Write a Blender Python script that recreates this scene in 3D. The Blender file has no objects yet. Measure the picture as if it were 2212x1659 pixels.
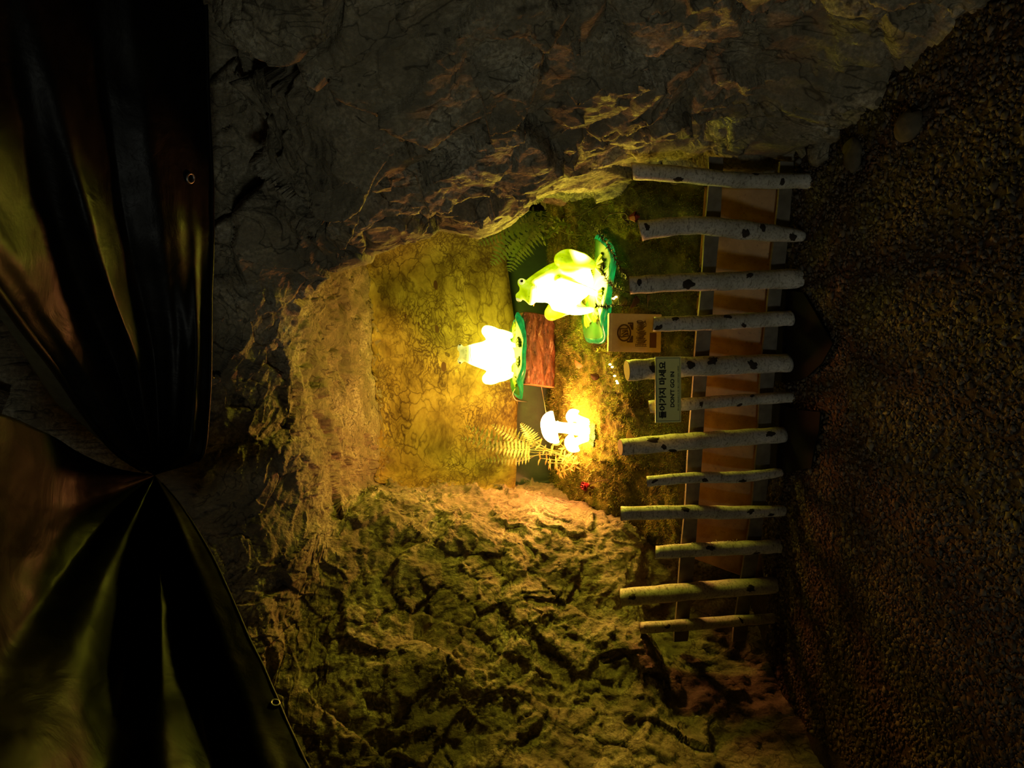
import bpy, bmesh, math, random
import numpy as np
from mathutils import Vector, Matrix, Euler

# ------------------------------------------------------------------ camera, world, lights, exposure
S = bpy.context.scene
COL = S.collection
random.seed(7)
RNG = np.random.default_rng(7)
PX, PY, F = 2212.0, 1659.0, 1660.0
CAMH = 1.45
PITCH = math.radians(10.0)
cP, sP = math.cos(PITCH), math.sin(PITCH)
FWD = Vector((0, cP, -sP)); UPV = Vector((0, sP, cP)); RIGHT = Vector((1, 0, 0))
CAM = Vector((0, 0, CAMH))
cam_data = bpy.data.cameras.new('camera')
cam_data.sensor_width = 36.0
cam_data.lens = 36.0 * F / PX
cam_data.clip_start = 0.02
cam = bpy.data.objects.new('camera', cam_data)
COL.objects.link(cam)
m3 = Matrix((-UPV, RIGHT, -FWD)).transposed()      # the phone was held on its side: picture left is up
cam.matrix_world = Matrix.Translation(CAM) @ m3.to_4x4()
S.camera = cam

w = bpy.data.worlds.new('cave_gloom')
S.world = w
w.use_nodes = True
bg = w.node_tree.nodes['Background']
bg.inputs['Color'].default_value = (0.92, 1.0, 0.80, 1)
bg.inputs['Strength'].default_value = 0.0

def lamp(name, loc, energy, color, radius):
    d = bpy.data.lights.new(name, 'POINT')
    d.energy = energy; d.color = color; d.shadow_soft_size = radius
    o = bpy.data.objects.new(name, d); COL.objects.link(o); o.location = loc
    return o
lamp('passage_lamp_offscreen', (-2.35, -0.9, 1.25), 45.0, (0.98, 1.0, 0.84), 0.30)      # lamp of the passage behind the camera

vs = S.view_settings
vs.view_transform = 'Standard'; vs.look = 'None'; vs.exposure = 0.2; vs.gamma = 1.0
vs.use_curve_mapping = False
cy = S.cycles
cy.max_bounces = 4; cy.diffuse_bounces = 3; cy.glossy_bounces = 2; cy.transmission_bounces = 2; cy.transparent_max_bounces = 4
cy.sample_clamp_indirect = 4.0; cy.adaptive_threshold = 0.07; cy.caustics_reflective = False; cy.caustics_refractive = False

# ------------------------------------------------------------------ helpers
def W(x, y, Y):
    """world point at depth Y seen at photograph pixel (x, y)"""
    a = ((PY - y) - PY / 2) / F
    b = (x - PX / 2) / F
    d = FWD + RIGHT * a - UPV * b
    return CAM + d * (Y / d.y)

def mpp(Y):
    return Y / F / 0.985

def smooth_obj(o, flag=True):
    o.data.polygons.foreach_set('use_smooth', np.full(len(o.data.polygons), flag))

def link(name, me, mat=None, parent=None, smooth=True):
    o = bpy.data.objects.new(name, me)
    COL.objects.link(o)
    if mat is not None:
        me.materials.append(mat)
    if parent is not None:
        o.parent = parent
    if smooth:
        smooth_obj(o)
    return o

def np_mesh(name, V, Fc, mat=None, parent=None, smooth=True, col=None):
    V = np.asarray(V, dtype=np.float32); Fc = np.asarray(Fc, dtype=np.int32)
    me = bpy.data.meshes.new(name)
    k = Fc.shape[1]
    me.vertices.add(len(V)); me.vertices.foreach_set('co', V.ravel())
    me.loops.add(Fc.size); me.loops.foreach_set('vertex_index', Fc.ravel())
    me.polygons.add(len(Fc))
    me.polygons.foreach_set('loop_start', np.arange(0, Fc.size, k, dtype=np.int32))
    me.polygons.foreach_set('loop_total', np.full(len(Fc), k, dtype=np.int32))
    me.update(calc_edges=True)
    if col is not None:
        a = me.attributes.new('tint', 'FLOAT_COLOR', 'POINT')
        c4 = np.ones((len(V), 4), dtype=np.float32); c4[:, :3] = col
        a.data.foreach_set('color', c4.ravel())
    return link(name, me, mat, parent, smooth)

def py_mesh(name, V, Fc, mat=None, parent=None, smooth=True):
    me = bpy.data.meshes.new(name)
    me.from_pydata([tuple(v) for v in V], [], [tuple(f) for f in Fc])
    me.update()
    return link(name, me, mat, parent, smooth)

def bm_obj(name, bm, mat=None, parent=None, smooth=True):
    me = bpy.data.meshes.new(name)
    bm.to_mesh(me); bm.free()
    return link(name, me, mat, parent, smooth)

def tag(o, label, cat, group=None, kind=None):
    o['label'] = label; o['category'] = cat
    if group: o['group'] = group
    if kind: o['kind'] = kind
    return o

def thing(name, label, cat, loc=(0, 0, 0), rz=0.0, group=None):
    o = bpy.data.objects.new(name, None)
    o.empty_display_size = 0.05
    COL.objects.link(o); o.location = loc; o.rotation_euler = (0, 0, rz)
    return tag(o, label, cat, group)

def grid_faces(nr, nc, closed=False):
    r = np.arange(nr - 1)[:, None]
    c = np.arange(nc if closed else nc - 1)[None, :]
    c2 = (c + 1) % nc
    a = r * nc + c; b = r * nc + c2; d = (r + 1) * nc + c; e = (r + 1) * nc + c2
    return np.stack([a, b, e, d], -1).reshape(-1, 4)

def tube(pts, radii, sides=10, cap=True, squash=None):
    """verts, faces of a tube along points"""
    pts = [Vector(p) for p in pts]
    n = len(pts)
    if not hasattr(radii, '__len__'): radii = [radii] * n
    V = []; Fc = []
    ref = Vector((0.13, 0.31, 0.94)).normalized()
    for i, p in enumerate(pts):
        t = (pts[min(i + 1, n - 1)] - pts[max(i - 1, 0)]).normalized()
        if abs(t.dot(ref)) > 0.95: rr = Vector((1, 0.1, 0))
        else: rr = ref
        u = t.cross(rr).normalized(); v = t.cross(u).normalized()
        for k in range(sides):
            a = 2 * math.pi * k / sides
            V.append(p + (u * math.cos(a) + v * math.sin(a)) * radii[i])
    for i in range(n - 1):
        for k in range(sides):
            k2 = (k + 1) % sides
            Fc.append((i * sides + k, i * sides + k2, (i + 1) * sides + k2, (i + 1) * sides + k))
    if cap:
        Fc.append(tuple(range(sides))[::-1])
        Fc.append(tuple((n - 1) * sides + k for k in range(sides)))
    return V, Fc

def spline(pts, n):
    """Catmull-Rom through points"""
    P = [Vector(p) for p in pts]
    if len(P) == 2: return [P[0].lerp(P[1], i / (n - 1)) for i in range(n)]
    out = []
    m = len(P) - 1
    for i in range(n):
        f = i / (n - 1) * m; k = min(int(f), m - 1); t = f - k
        p0 = P[max(k - 1, 0)]; p1 = P[k]; p2 = P[k + 1]; p3 = P[min(k + 2, m)]
        out.append(0.5 * ((2 * p1) + (p2 - p0) * t + (2 * p0 - 5 * p1 + 4 * p2 - p3) * t * t + (3 * p1 - p0 - 3 * p2 + p3) * t ** 3))
    return out

class MB:
    """collects several shapes of ONE part"""
    def __init__(s): s.V = []; s.F = []
    def add(s, V, Fc):
        o = len(s.V); s.V += [tuple(v) for v in V]; s.F += [tuple(i + o for i in f) for f in Fc]
        return s
    def build(s, name, mat, parent=None, smooth=True):
        return py_mesh(name, s.V, s.F, mat, parent, smooth)

# ---- vectorised noise
def _hash(ix, iy, iz, seed):
    with np.errstate(over='ignore'):
        h = (ix.astype(np.int64).astype(np.uint32) * np.uint32(374761393) + iy.astype(np.int64).astype(np.uint32) * np.uint32(668265263)
             + iz.astype(np.int64).astype(np.uint32) * np.uint32(2147483647) + np.uint32((seed * 1442695041) & 0xffffffff))
        h = (h ^ (h >> np.uint32(13))) * np.uint32(1274126177)
        h = h ^ (h >> np.uint32(16))
        h = h * np.uint32(2246822519)
        h = h ^ (h >> np.uint32(15))
    return h.astype(np.float32) * np.float32(1 / 4294967295.0)

def vnoise(p, seed=0):
    i = np.floor(p); f = (p - i).astype(np.float32); f = f * f * (3 - 2 * f)
    ix, iy, iz = i[:, 0], i[:, 1], i[:, 2]
    r = 0
    for dx in (0, 1):
        wx = f[:, 0] if dx else 1 - f[:, 0]
        for dy in (0, 1):
            wy = f[:, 1] if dy else 1 - f[:, 1]
            for dz in (0, 1):
                wz = f[:, 2] if dz else 1 - f[:, 2]
                r = r + wx * wy * wz * _hash(ix + dx, iy + dy, iz + dz, seed)
    return r * 2 - 1

def fbm(p, octv=4, gain=0.5, seed=0, ridge=False):
    a = 1.0; r = 0; n = 0; q = p.copy()
    for k in range(octv):
        v = vnoise(q, seed + k * 17)
        if ridge: v = 1 - 2 * np.abs(v)
        r = r + a * v; n += a; a *= gain; q = q * 2.03 + 11.3
    return r / n

def facets(p, seed=0, tilt=1.0):
    """chipped-rock noise: each cell is a tilted plane; returns height and edge distance"""
    i = np.floor(p); N = len(p)
    best = np.full(N, 9.0, np.float32); second = best.copy(); h = np.zeros(N, np.float32)
    for dx in (-1, 0, 1):
        for dy in (-1, 0, 1):
            for dz in (-1, 0, 1):
                cx, cy, cz = i[:, 0] + dx, i[:, 1] + dy, i[:, 2] + dz
                qx = p[:, 0] - cx - _hash(cx, cy, cz, seed); qy = p[:, 1] - cy - _hash(cx, cy, cz, seed + 1)
                qz = p[:, 2] - cz - _hash(cx, cy, cz, seed + 2)
                d = (qx * qx + qy * qy + qz * qz).astype(np.float32)
                m = d < best
                second = np.where(m, best, np.minimum(second, d))
                hh = (qx * (_hash(cx, cy, cz, seed + 3) - .5) + qy * (_hash(cx, cy, cz, seed + 4) - .5) + qz * (_hash(cx, cy, cz, seed + 5) - .5)) * 2 * tilt \
                    + (_hash(cx, cy, cz, seed + 6) - .5)
                h = np.where(m, hh, h); best = np.minimum(best, d)
    return h.astype(np.float32), np.sqrt(second) - np.sqrt(best)

def pchip(C, counts):
    """C: (n, ...) control values; monotone cubic through them along axis 0"""
    C = np.asarray(C, dtype=np.float64); n = C.shape[0]
    d = np.diff(C, axis=0); m = np.zeros_like(C)
    for i in range(1, n - 1):
        s = d[i - 1] * d[i]
        hm = np.where(s > 0, 2 * s / np.where(np.abs(d[i - 1] + d[i]) < 1e-9, 1e-9, d[i - 1] + d[i]), 0)
        m[i] = hm
    m[0] = d[0]; m[-1] = d[-1]
    out = []
    for i in range(n - 1):
        k = counts[i]
        t = np.linspace(0, 1, k, endpoint=False)
        if i == n - 2: t = np.linspace(0, 1, k + 1)
        t = t.reshape((-1,) + (1,) * (C.ndim - 1))
        out.append((2 * t**3 - 3 * t**2 + 1) * C[i] + (t**3 - 2 * t**2 + t) * m[i] + (-2 * t**3 + 3 * t**2) * C[i + 1] + (t**3 - t**2) * m[i + 1])
    return np.concatenate(out, 0)

def surf_normals(G):
    du = np.gradient(G, axis=1); dv = np.gradient(G, axis=0)
    n = np.cross(du, dv); n /= np.linalg.norm(n, axis=2, keepdims=True) + 1e-9
    return n

# ------------------------------------------------------------------ materials
class NT:
    def __init__(s, name):
        s.m = bpy.data.materials.new(name); s.m.use_nodes = True
        s.t = s.m.node_tree; s.n = s.t.nodes; s.b = s.n['Principled BSDF']; s.out = s.n['Material Output']
    def node(s, typ, **kw):
        nd = s.n.new(typ)
        for k, v in kw.items():
            if k.startswith('i_'): nd.inputs[k[2:].replace('_', ' ')].default_value = v
            else: setattr(nd, k, v)
        return nd
    def L(s, a, b): s.t.links.new(a, b)
    def coord(s, which='Object', scale=(1, 1, 1), rot=(0, 0, 0)):
        tc = s.node('ShaderNodeTexCoord'); mp = s.node('ShaderNodeMapping')
        mp.inputs['Scale'].default_value = scale; mp.inputs['Rotation'].default_value = rot
        s.L(tc.outputs[which], mp.inputs['Vector']); return mp.outputs['Vector']
    def noise(s, vec, scale, detail=4, rough=0.55, dist=0.0):
        nd = s.node('ShaderNodeTexNoise'); nd.inputs['Scale'].default_value = scale; nd.inputs['Detail'].default_value = detail
        nd.inputs['Roughness'].default_value = rough; nd.inputs['Distortion'].default_value = dist
        s.L(vec, nd.inputs['Vector']); return nd.outputs['Fac']
    def vor(s, vec, scale, feature='F1', out='Distance', rand=1.0):
        nd = s.node('ShaderNodeTexVoronoi'); nd.feature = feature; nd.inputs['Scale'].default_value = scale
        nd.inputs['Randomness'].default_value = rand
        s.L(vec, nd.inputs['Vector']); return nd.outputs[out]
    def ramp(s, fac, stops, interp='LINEAR'):
        r = s.node('ShaderNodeValToRGB'); r.color_ramp.interpolation = interp
        el = r.color_ramp.elements
        while len(el) < len(stops): el.new(0.5)
        for e, (p, c) in zip(el, stops):
            e.position = p; e.color = (c[0], c[1], c[2], 1) if hasattr(c, '__len__') else (c, c, c, 1)
        s.L(fac, r.inputs['Fac']); return r.outputs['Color']
    def mix(s, fac, a, b, mode='MIX'):
        nd = s.node('ShaderNodeMix'); nd.data_type = 'RGBA'; nd.blend_type = mode
        for sock, v in ((nd.inputs['Factor'], fac), (nd.inputs['A'], a), (nd.inputs['B'], b)):
            if isinstance(v, bpy.types.NodeSocket): s.L(v, sock)
            elif hasattr(v, '__len__'): sock.default_value = (v[0], v[1], v[2], 1)
            else: sock.default_value = v if sock.type == 'VALUE' else (v, v, v, 1)
        # colour sockets are the third A/B pair
        return nd.outputs['Result']
    def math(s, op, a, b=0.0, clamp=False):
        nd = s.node('ShaderNodeMath'); nd.operation = op; nd.use_clamp = clamp
        for i, v in enumerate((a, b)):
            if isinstance(v, bpy.types.NodeSocket): s.L(v, nd.inputs[i])
            else: nd.inputs[i].default_value = v
        return nd.outputs[0]
    def bump(s, h, strength=0.5, dist=0.01, prev=None):
        nd = s.node('ShaderNodeBump'); nd.inputs['Strength'].default_value = strength; nd.inputs['Distance'].default_value = dist
        s.L(h, nd.inputs['Height'])
        if prev is not None: s.L(prev, nd.inputs['Normal'])
        return nd.outputs['Normal']
    def fin(s, color=None, rough=0.7, normal=None, spec=0.3, metal=0.0, trans=0.0, emit=None, emit_s=0.0):
        b = s.b
        for k, v in (('Base Color', color), ('Roughness', rough), ('Emission Color', emit), ('Emission Strength', emit_s)):
            if v is None: continue
            if isinstance(v, bpy.types.NodeSocket): s.L(v, b.inputs[k])
            elif hasattr(v, '__len__'): b.inputs[k].default_value = (v[0], v[1], v[2], 1)
            else: b.inputs[k].default_value = v
        b.inputs['Specular IOR Level'].default_value = spec
        b.inputs['Metallic'].default_value = metal
        b.inputs['Transmission Weight'].default_value = trans
        if normal is not None: s.L(normal, b.inputs['Normal'])
        return s.m

def mix_fix():
    """ShaderNodeMix has float, vector and colour sockets sharing names: pick the colour ones"""
    def mix(s, fac, a, b, mode='MIX'):
        nd = s.node('ShaderNodeMix'); nd.data_type = 'RGBA'; nd.blend_type = mode
        ins = [i for i in nd.inputs if i.type == 'RGBA']; fi = [i for i in nd.inputs if i.type == 'VALUE'][0]
        out = [o for o in nd.outputs if o.type == 'RGBA'][0]
        for sock, v in ((fi, fac), (ins[0], a), (ins[1], b)):
            if isinstance(v, bpy.types.NodeSocket): s.L(v, sock)
            elif hasattr(v, '__len__'): sock.default_value = (v[0], v[1], v[2], 1)
            else: sock.default_value = v if sock.type == 'VALUE' else (v, v, v, 1)
        return out
    NT.mix = mix
mix_fix()

def rock_mat(name, dark, mid, light, streak=(1, 1, 1)):
    t = NT(name)
    v = t.coord('Object'); vst = t.coord('Object', scale=streak, rot=(0.2, 0.5, 0.2))
    n1 = t.noise(v, 3.6, 5, 0.68, 0.3); n2 = t.noise(vst, 16, 4, 0.65, 0.0); n3 = t.noise(v, 90, 2, 0.6)
    c = t.ramp(n1, [(0.30, dark), (0.50, mid), (0.68, light)])
    c = t.mix(t.ramp(n2, [(0.35, 0.0), (0.65, 1.0)]), t.mix(0.55, c, dark), c)
    c = t.mix(t.ramp(n3, [(0.40, 0.75), (0.62, 0.0)]), c, tuple(x * 0.45 for x in mid))
    st = t.noise(vst, 5.0, 3, 0.6, 1.2)
    c = t.mix(t.ramp(st, [(0.485, 0.0), (0.50, 0.8), (0.515, 0.0)]), c, tuple(x * 0.35 for x in dark))
    b2 = t.bump(t.noise(vst, 38, 5, 0.72, 0.0), 0.9, 0.012)
    return t.fin(c, 0.82, b2, 0.25)

M = {}
M['rock'] = rock_mat('cave_rock', (0.095, 0.085, 0.058), (0.32, 0.28, 0.18), (0.57, 0.53, 0.39), (1, 1, 0.6))

def soil():
    t = NT('dirt'); v = t.coord()
    c = t.ramp(t.noise(v, 30, 6, 0.6), [(0.3, (0.02, 0.014, 0.008)), (0.7, (0.06, 0.043, 0.022))])
    return t.fin(c, 0.9, t.bump(t.noise(v, 120, 5), 0.6, 0.01), 0.2)
M['dirt'] = soil()

def tinted(name, rough=0.75, trans=0.0, spec=0.3):
    t = NT(name)
    a = t.node('ShaderNodeAttribute'); a.attribute_name = 'tint'
    t.fin(a.outputs['Color'], rough, None, spec)
    if trans:
        tr = t.node('ShaderNodeBsdfTranslucent'); t.L(a.outputs['Color'], tr.inputs['Color'])
        mx = t.node('ShaderNodeMixShader'); mx.inputs[0].default_value = trans
        t.L(t.b.outputs[0], mx.inputs[1]); t.L(tr.outputs[0], mx.inputs[2]); t.L(mx.outputs[0], t.out.inputs['Surface'])
    return t.m
M['gravel'] = tinted('gravel_stone', 0.8)
M['moss'] = tinted('moss_blades', 0.8, 0.3)

def plain(name, color, rough=0.6, spec=0.3, metal=0.0, var=0.25, scale=40, bump=0.3, bdist=0.003, trans=0.0):
    t = NT(name); v = t.coord()
    n = t.noise(v, scale, 5)
    c = t.mix(t.ramp(n, [(0.3, 1.0), (0.7, 0.0)]), color, tuple(x * (1 - var) for x in color))
    t.fin(c, rough, t.bump(n, bump, bdist), spec, metal)
    if trans:
        tr = t.node('ShaderNodeBsdfTranslucent'); t.L(c, tr.inputs['Color'])
        mx = t.node('ShaderNodeMixShader'); mx.inputs[0].default_value = trans
        t.L(t.b.outputs[0], mx.inputs[1]); t.L(tr.outputs[0], mx.inputs[2]); t.L(mx.outputs[0], t.out.inputs['Surface'])
    return t.m

def tarp_mat():
    t = NT('black_tarpaulin'); v = t.coord()
    n = t.noise(v, 14, 6, 0.6, 0.5)
    c = t.mix(t.ramp(n, [(0.35, 0.0), (0.7, 1.0)]), (0.003, 0.003, 0.0024), (0.006, 0.0055, 0.0035))
    b = t.bump(t.noise(v, 5, 5, 0.55, 0.8), 0.35, 0.02)
    b = t.bump(t.noise(v, 60, 4), 0.12, 0.004, b)
    return t.fin(c, t.ramp(n, [(0.3, 0.36), (0.8, 0.52)]), b, 0.08)
M['tarp'] = tarp_mat()
M['steel'] = plain('dull_metal', (0.35, 0.35, 0.32), 0.4, 0.5, 0.9, 0.3)

def birch_mat():
    t = NT('birch_bark')
    v = t.coord('Object'); vs_ = t.coord('Object', scale=(1, 1, 4.0))
    n1 = t.noise(v, 6, 5, 0.6); n2 = t.noise(vs_, 30, 6, 0.7, 0.4); n3 = t.noise(v, 120, 4, 0.6)
    c = t.ramp(n1, [(0.3, (0.29, 0.285, 0.22)), (0.7, (0.64, 0.63, 0.56))])
    c = t.mix(t.ramp(n2, [(0.55, 0.0), (0.66, 0.9)]), c, (0.10, 0.085, 0.055))
    c = t.mix(t.ramp(n3, [(0.50, 0.0), (0.68, 0.75)]), c, (0.14, 0.125, 0.09))
    b = t.bump(n2, 0.4, 0.004); b = t.bump(n3, 0.3, 0.002, b)
    return t.fin(c, 0.7, b, 0.3)
M['birch'] = birch_mat()

def endgrain():
    t = NT('sawn_end'); v = t.coord('Object')
    wv = t.node('ShaderNodeTexWave'); wv.wave_type = 'RINGS'; wv.rings_direction = 'Z'; wv.inputs['Scale'].default_value = 60
    wv.inputs['Distortion'].default_value = 2.0
    t.L(v, wv.inputs['Vector'])
    c = t.ramp(wv.outputs['Fac'], [(0.2, (0.16, 0.085, 0.03)), (0.8, (0.28, 0.16, 0.06))])
    return t.fin(c, 0.8)
M['endgrain'] = endgrain()
M['knot'] = plain('bark_knot', (0.035, 0.028, 0.02), 0.85, 0.2)
M['rail'] = plain('grey_rail_wood', (0.17, 0.15, 0.11), 0.75, 0.3, 0, 0.45, 25)

def board_mat():
    t = NT('brown_board'); v = t.coord('Object', scale=(1, 1, 14)); v2 = t.coord('Object')
    n = t.noise(v2, 12, 6, 0.6, 0.3)
    c = t.ramp(n, [(0.3, (0.22, 0.115, 0.026)), (0.7, (0.42, 0.24, 0.065))])
    c = t.mix(t.ramp(t.noise(v2, 80, 4), [(0.6, 0.0), (0.75, 0.6)]), c, (0.08, 0.04, 0.012))
    return t.fin(c, 0.5, t.bump(n, 0.2, 0.004), 0.35)
M['board'] = board_mat()

# emission helpers ---------------------------------------------------------
def frog_skin(name, hot, lime_e, hot_s, shift, spread, half, even=False):
    """lit translucent plastic: thin white belly glows white-hot, lime painted back and limbs glow softly"""
    t = NT(name)
    tc = t.node('ShaderNodeTexCoord'); sp = t.node('ShaderNodeSeparateXYZ'); t.L(tc.outputs['Object'], sp.inputs[0])
    x, y, z = sp.outputs
    nn = t.node('ShaderNodeSeparateXYZ'); t.L(tc.outputs['Normal'], nn.inputs[0])
    nx, ny, nz = nn.outputs
    n = t.noise(tc.outputs['Object'], 20, 3, 0.5); nf = t.noise(tc.outputs['Object'], 9, 2, 0.5)
    face = t.math('ADD', t.math('MULTIPLY', ny, -1.0), t.math('MULTIPLY', t.math('SUBTRACT', nf, 0.5), 0.5))
    face = t.math('SUBTRACT', face, t.math('MULTIPLY', t.math('SUBTRACT', z, 0.10), 0.9))
    belly = t.math('MULTIPLY', t.math('ADD', face, shift), spread, True)
    if even: belly = t.math('ADD', 0.0, 1.0)
    ax = t.math('ABSOLUTE', x)
    dx = t.math('SUBTRACT', ax, 0.135); dy = t.math('SUBTRACT', y, -0.008); dz = t.math('SUBTRACT', z, 0.070)
    d2 = t.math('ADD', t.math('ADD', t.math('MULTIPLY', dx, dx), t.math('MULTIPLY', dy, dy)), t.math('MULTIPLY', t.math('MULTIPLY', dz, dz), 0.6))
    belly = t.math('MULTIPLY', belly, t.math('MULTIPLY', t.math('SUBTRACT', half, ax), 45.0, True))
    thigh = t.math('MULTIPLY', t.math('SUBTRACT', 1.0, t.math('MULTIPLY', d2, 620.0), True), 0.6)
    top = t.math('MULTIPLY', t.math('SUBTRACT', z, 0.232), 40.0, True)
    heat = t.math('MULTIPLY', t.math('MAXIMUM', belly, thigh), t.math('SUBTRACT', 1.0, top))
    lime = t.ramp(n, [(0.32, tuple(c * 0.50 for c in lime_e)), (0.5, lime_e), (0.72, (lime_e[0] * 1.35, lime_e[1] * 1.2, lime_e[2] + 0.05))])
    e = t.mix(t.math('POWER', heat, 2.6), lime, tuple(c * hot_s for c in hot))
    return t.fin((0.30, 0.42, 0.05), 0.35, None, 0.4, emit=e, emit_s=1.0)
M['frog_big'] = frog_skin('frog_plastic_lime', (1.0, 0.88, 0.06), (0.43, 0.60, 0.0), 110.0, 0.05, 1.9, 0.088)
M['frog_small'] = frog_skin('frog_plastic_cream', (1.0, 0.90, 0.07), (0.62, 0.58, 0.10), 20.0, 0.22, 2.0, 0.5, True)

def glow(name, color, strength, base=None, var=0.0, scale=25, rough=0.4, alpha=None):
    t = NT(name); v = t.coord()
    e = color
    if var: e = t.mix(t.ramp(t.noise(v, scale, 3), [(0.35, 0.0), (0.65, 1.0)]), color, tuple(c * (1 - var) for c in color))
    return t.fin(base or color, rough, None, 0.5, emit=e, emit_s=strength)
M['pad_rim'] = glow('lily_rim_green', (0.010, 0.52, 0.08), 0.6, (0.005, 0.07, 0.014), 0.55, 30, 0.25)
M['pad_top'] = plain('lily_leaf_green', (0.020, 0.085, 0.018), 0.4, 0.3, 0, 0.4, 14, 0.1)
M['toe'] = plain('webbed_toe_lime', (0.26, 0.34, 0.03), 0.4, 0.3, 0, 0.35, 70, 0.2)
M['eye_white'] = glow('eye_cream', (0.75, 0.78, 0.25), 0.7, (0.6, 0.6, 0.3))
M['black'] = plain('black_paint', (0.012, 0.010, 0.006), 0.35, 0.5)
M['mouth'] = plain('mouth_line_red', (0.40, 0.12, 0.04), 0.5)
M['mushroom_cap'] = glow('lit_mushroom_cap', (1.0, 0.31, 0.09), 140.0, (0.8, 0.5, 0.4))
M['mushroom_stem'] = glow('lit_mushroom_stem', (1.0, 0.58, 0.075), 62.0, (0.6, 0.5, 0.3))
M['mushroom_base'] = plain('mushroom_grass_green', (0.008, 0.09, 0.022), 0.5, 0.3, 0, 0.4, 90, 0.3)
for k_ in ('pad_rim', 'eye_white'): M[k_].cycles.emission_sampling = 'NONE'
M['bulb'] = glow('fairy_bulb', (1.0, 0.62, 0.16), 14.0)

def mural_mat():
    t = NT('printed_rock_backdrop')
    uv = t.coord('UV'); uvn = t.coord('UV', scale=(1.7, 1, 1))
    n0 = t.noise(uvn, 3.0, 4); n1 = t.noise(uvn, 7, 8, 0.68, 0.25); n2 = t.noise(uvn, 45, 4, 0.6)
    base = t.ramp(n1, [(0.32, (0.085, 0.055, 0.010)), (0.5, (0.24, 0.18, 0.04)), (0.68, (0.38, 0.305, 0.085))])
    # distorted crack lines
    wrp = t.node('ShaderNodeVectorMath'); wrp.operation = 'ADD'
    nz = t.node('ShaderNodeTexNoise'); nz.inputs['Scale'].default_value = 6; nz.inputs['Detail'].default_value = 5; t.L(uvn, nz.inputs['Vector'])
    sc = t.node('ShaderNodeVectorMath'); sc.operation = 'SCALE'; sc.inputs['Scale'].default_value = 0.30; t.L(nz.outputs['Color'], sc.inputs[0])
    t.L(uvn, wrp.inputs[0]); t.L(sc.outputs[0], wrp.inputs[1])
    crack = t.math('MULTIPLY', t.ramp(t.vor(wrp.outputs[0], 9, 'DISTANCE_TO_EDGE'), [(0.0, 1.0), (0.030, 0.55), (0.07, 0.0)]), t.ramp(n0, [(0.38, 0.25), (0.6, 1.0)]))
    crack2 = t.math('MULTIPLY', t.ramp(t.vor(wrp.outputs[0], 30, 'DISTANCE_TO_EDGE'), [(0.0, 1.0), (0.13, 0.0)]), t.ramp(t.noise(uvn, 2.6, 3), [(0.42, 0.0), (0.58, 1.0)]))
    c = t.mix(crack, base, (0.035, 0.016, 0.004)); c = t.mix(crack2, c, (0.05, 0.025, 0.006))
    # dark brushy patches printed low on the sheet and small round holes
    sp = t.node('ShaderNodeSeparateXYZ'); t.L(uv, sp.inputs[0]); u, v_, _ = sp.outputs
    def blob(cx, cy, rx, ry, soft, nn=None, amp=0.0):
        a = t.math('DIVIDE', t.math('SUBTRACT', u, cx), rx); b = t.math('DIVIDE', t.math('SUBTRACT', v_, cy), ry)
        d = t.math('SQRT', t.math('ADD', t.math('MULTIPLY', a, a), t.math('MULTIPLY', b, b)))
        if nn is not None: d = t.math('ADD', d, t.math('MULTIPLY', t.math('SUBTRACT', nn, 0.5), amp))
        return t.math('MULTIPLY', t.math('SUBTRACT', 1.0, d), soft, True)
    for (cx, cy, rx, ry) in ((0.80, 0.30, 0.16, 0.26), (0.72, 0.12, 0.12, 0.16), (0.16, 0.16, 0.10, 0.16), (0.80, 0.52, 0.05, 0.08), (0.30, 0.08, 0.14, 0.10), (0.9, 0.18, 0.1, 0.2)):
        bl = t.math('MULTIPLY', blob(cx, cy, rx, ry, 1.6, n1, 2.4), t.ramp(n2, [(0.42, 0.15), (0.58, 0.85)]))
        c = t.mix(bl, c, (0.055, 0.026, 0.007))
    for (cx, cy, r) in ((0.592, 0.505, 0.013), (0.487, 0.525, 0.012), (0.385, 0.50, 0.015), (0.78, 0.86, 0.016), (0.52, 0.72, 0.006), (0.50, 0.64, 0.006)):
        c = t.mix(blob(cx, cy, r, r * 1.2, 6.0), c, (0.06, 0.025, 0.012))
    return t.fin(c, 0.62, t.bump(n1, 0.25, 0.01), 0.25)
M['mural'] = mural_mat()
M['green_sheet'] = plain('dark_green_sheet', (0.035, 0.075, 0.035), 0.45, 0.4, 0, 0.4, 18, 0.25, 0.006)
def log_mat():
    t = NT('varnished_bark'); v = t.coord('Object', scale=(0.25, 1, 1)); v2 = t.coord()
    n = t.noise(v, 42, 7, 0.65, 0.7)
    c = t.ramp(n, [(0.34, (0.03, 0.009, 0.004)), (0.50, (0.115, 0.036, 0.016)), (0.62, (0.24, 0.10, 0.06)), (0.70, (0.60, 0.46, 0.38))])  # palest stop paints the varnish's white highlights into the bark colour
    b = t.bump(n, 1.0, 0.012); b = t.bump(t.noise(v2, 130, 4), 0.3, 0.003, b)
    return t.fin(c, 0.26, b, 0.6)
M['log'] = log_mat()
M['log_end'] = plain('log_cut_end', (0.42, 0.20, 0.10), 0.45, 0.4)
M['fern'] = plain('fern_green', (0.26, 0.38, 0.11), 0.6, 0.3, 0, 0.35, 60, 0.2, 0.002, 0.25)
M['leaf_pale'] = plain('pale_yellow_leaf', (0.48, 0.43, 0.12), 0.55, 0.3, 0, 0.3, 50, 0.2, 0.002, 0.3)
M['leaf_green'] = plain('soft_green_leaf', (0.22, 0.36, 0.05), 0.55, 0.3, 0, 0.3, 50, 0.2, 0.002, 0.3)
M['twig'] = plain('dark_twig', (0.045, 0.03, 0.012), 0.8)
M['needle'] = plain('dark_needle', (0.075, 0.065, 0.018), 0.6, 0.3, 0, 0.4, 80)
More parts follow.
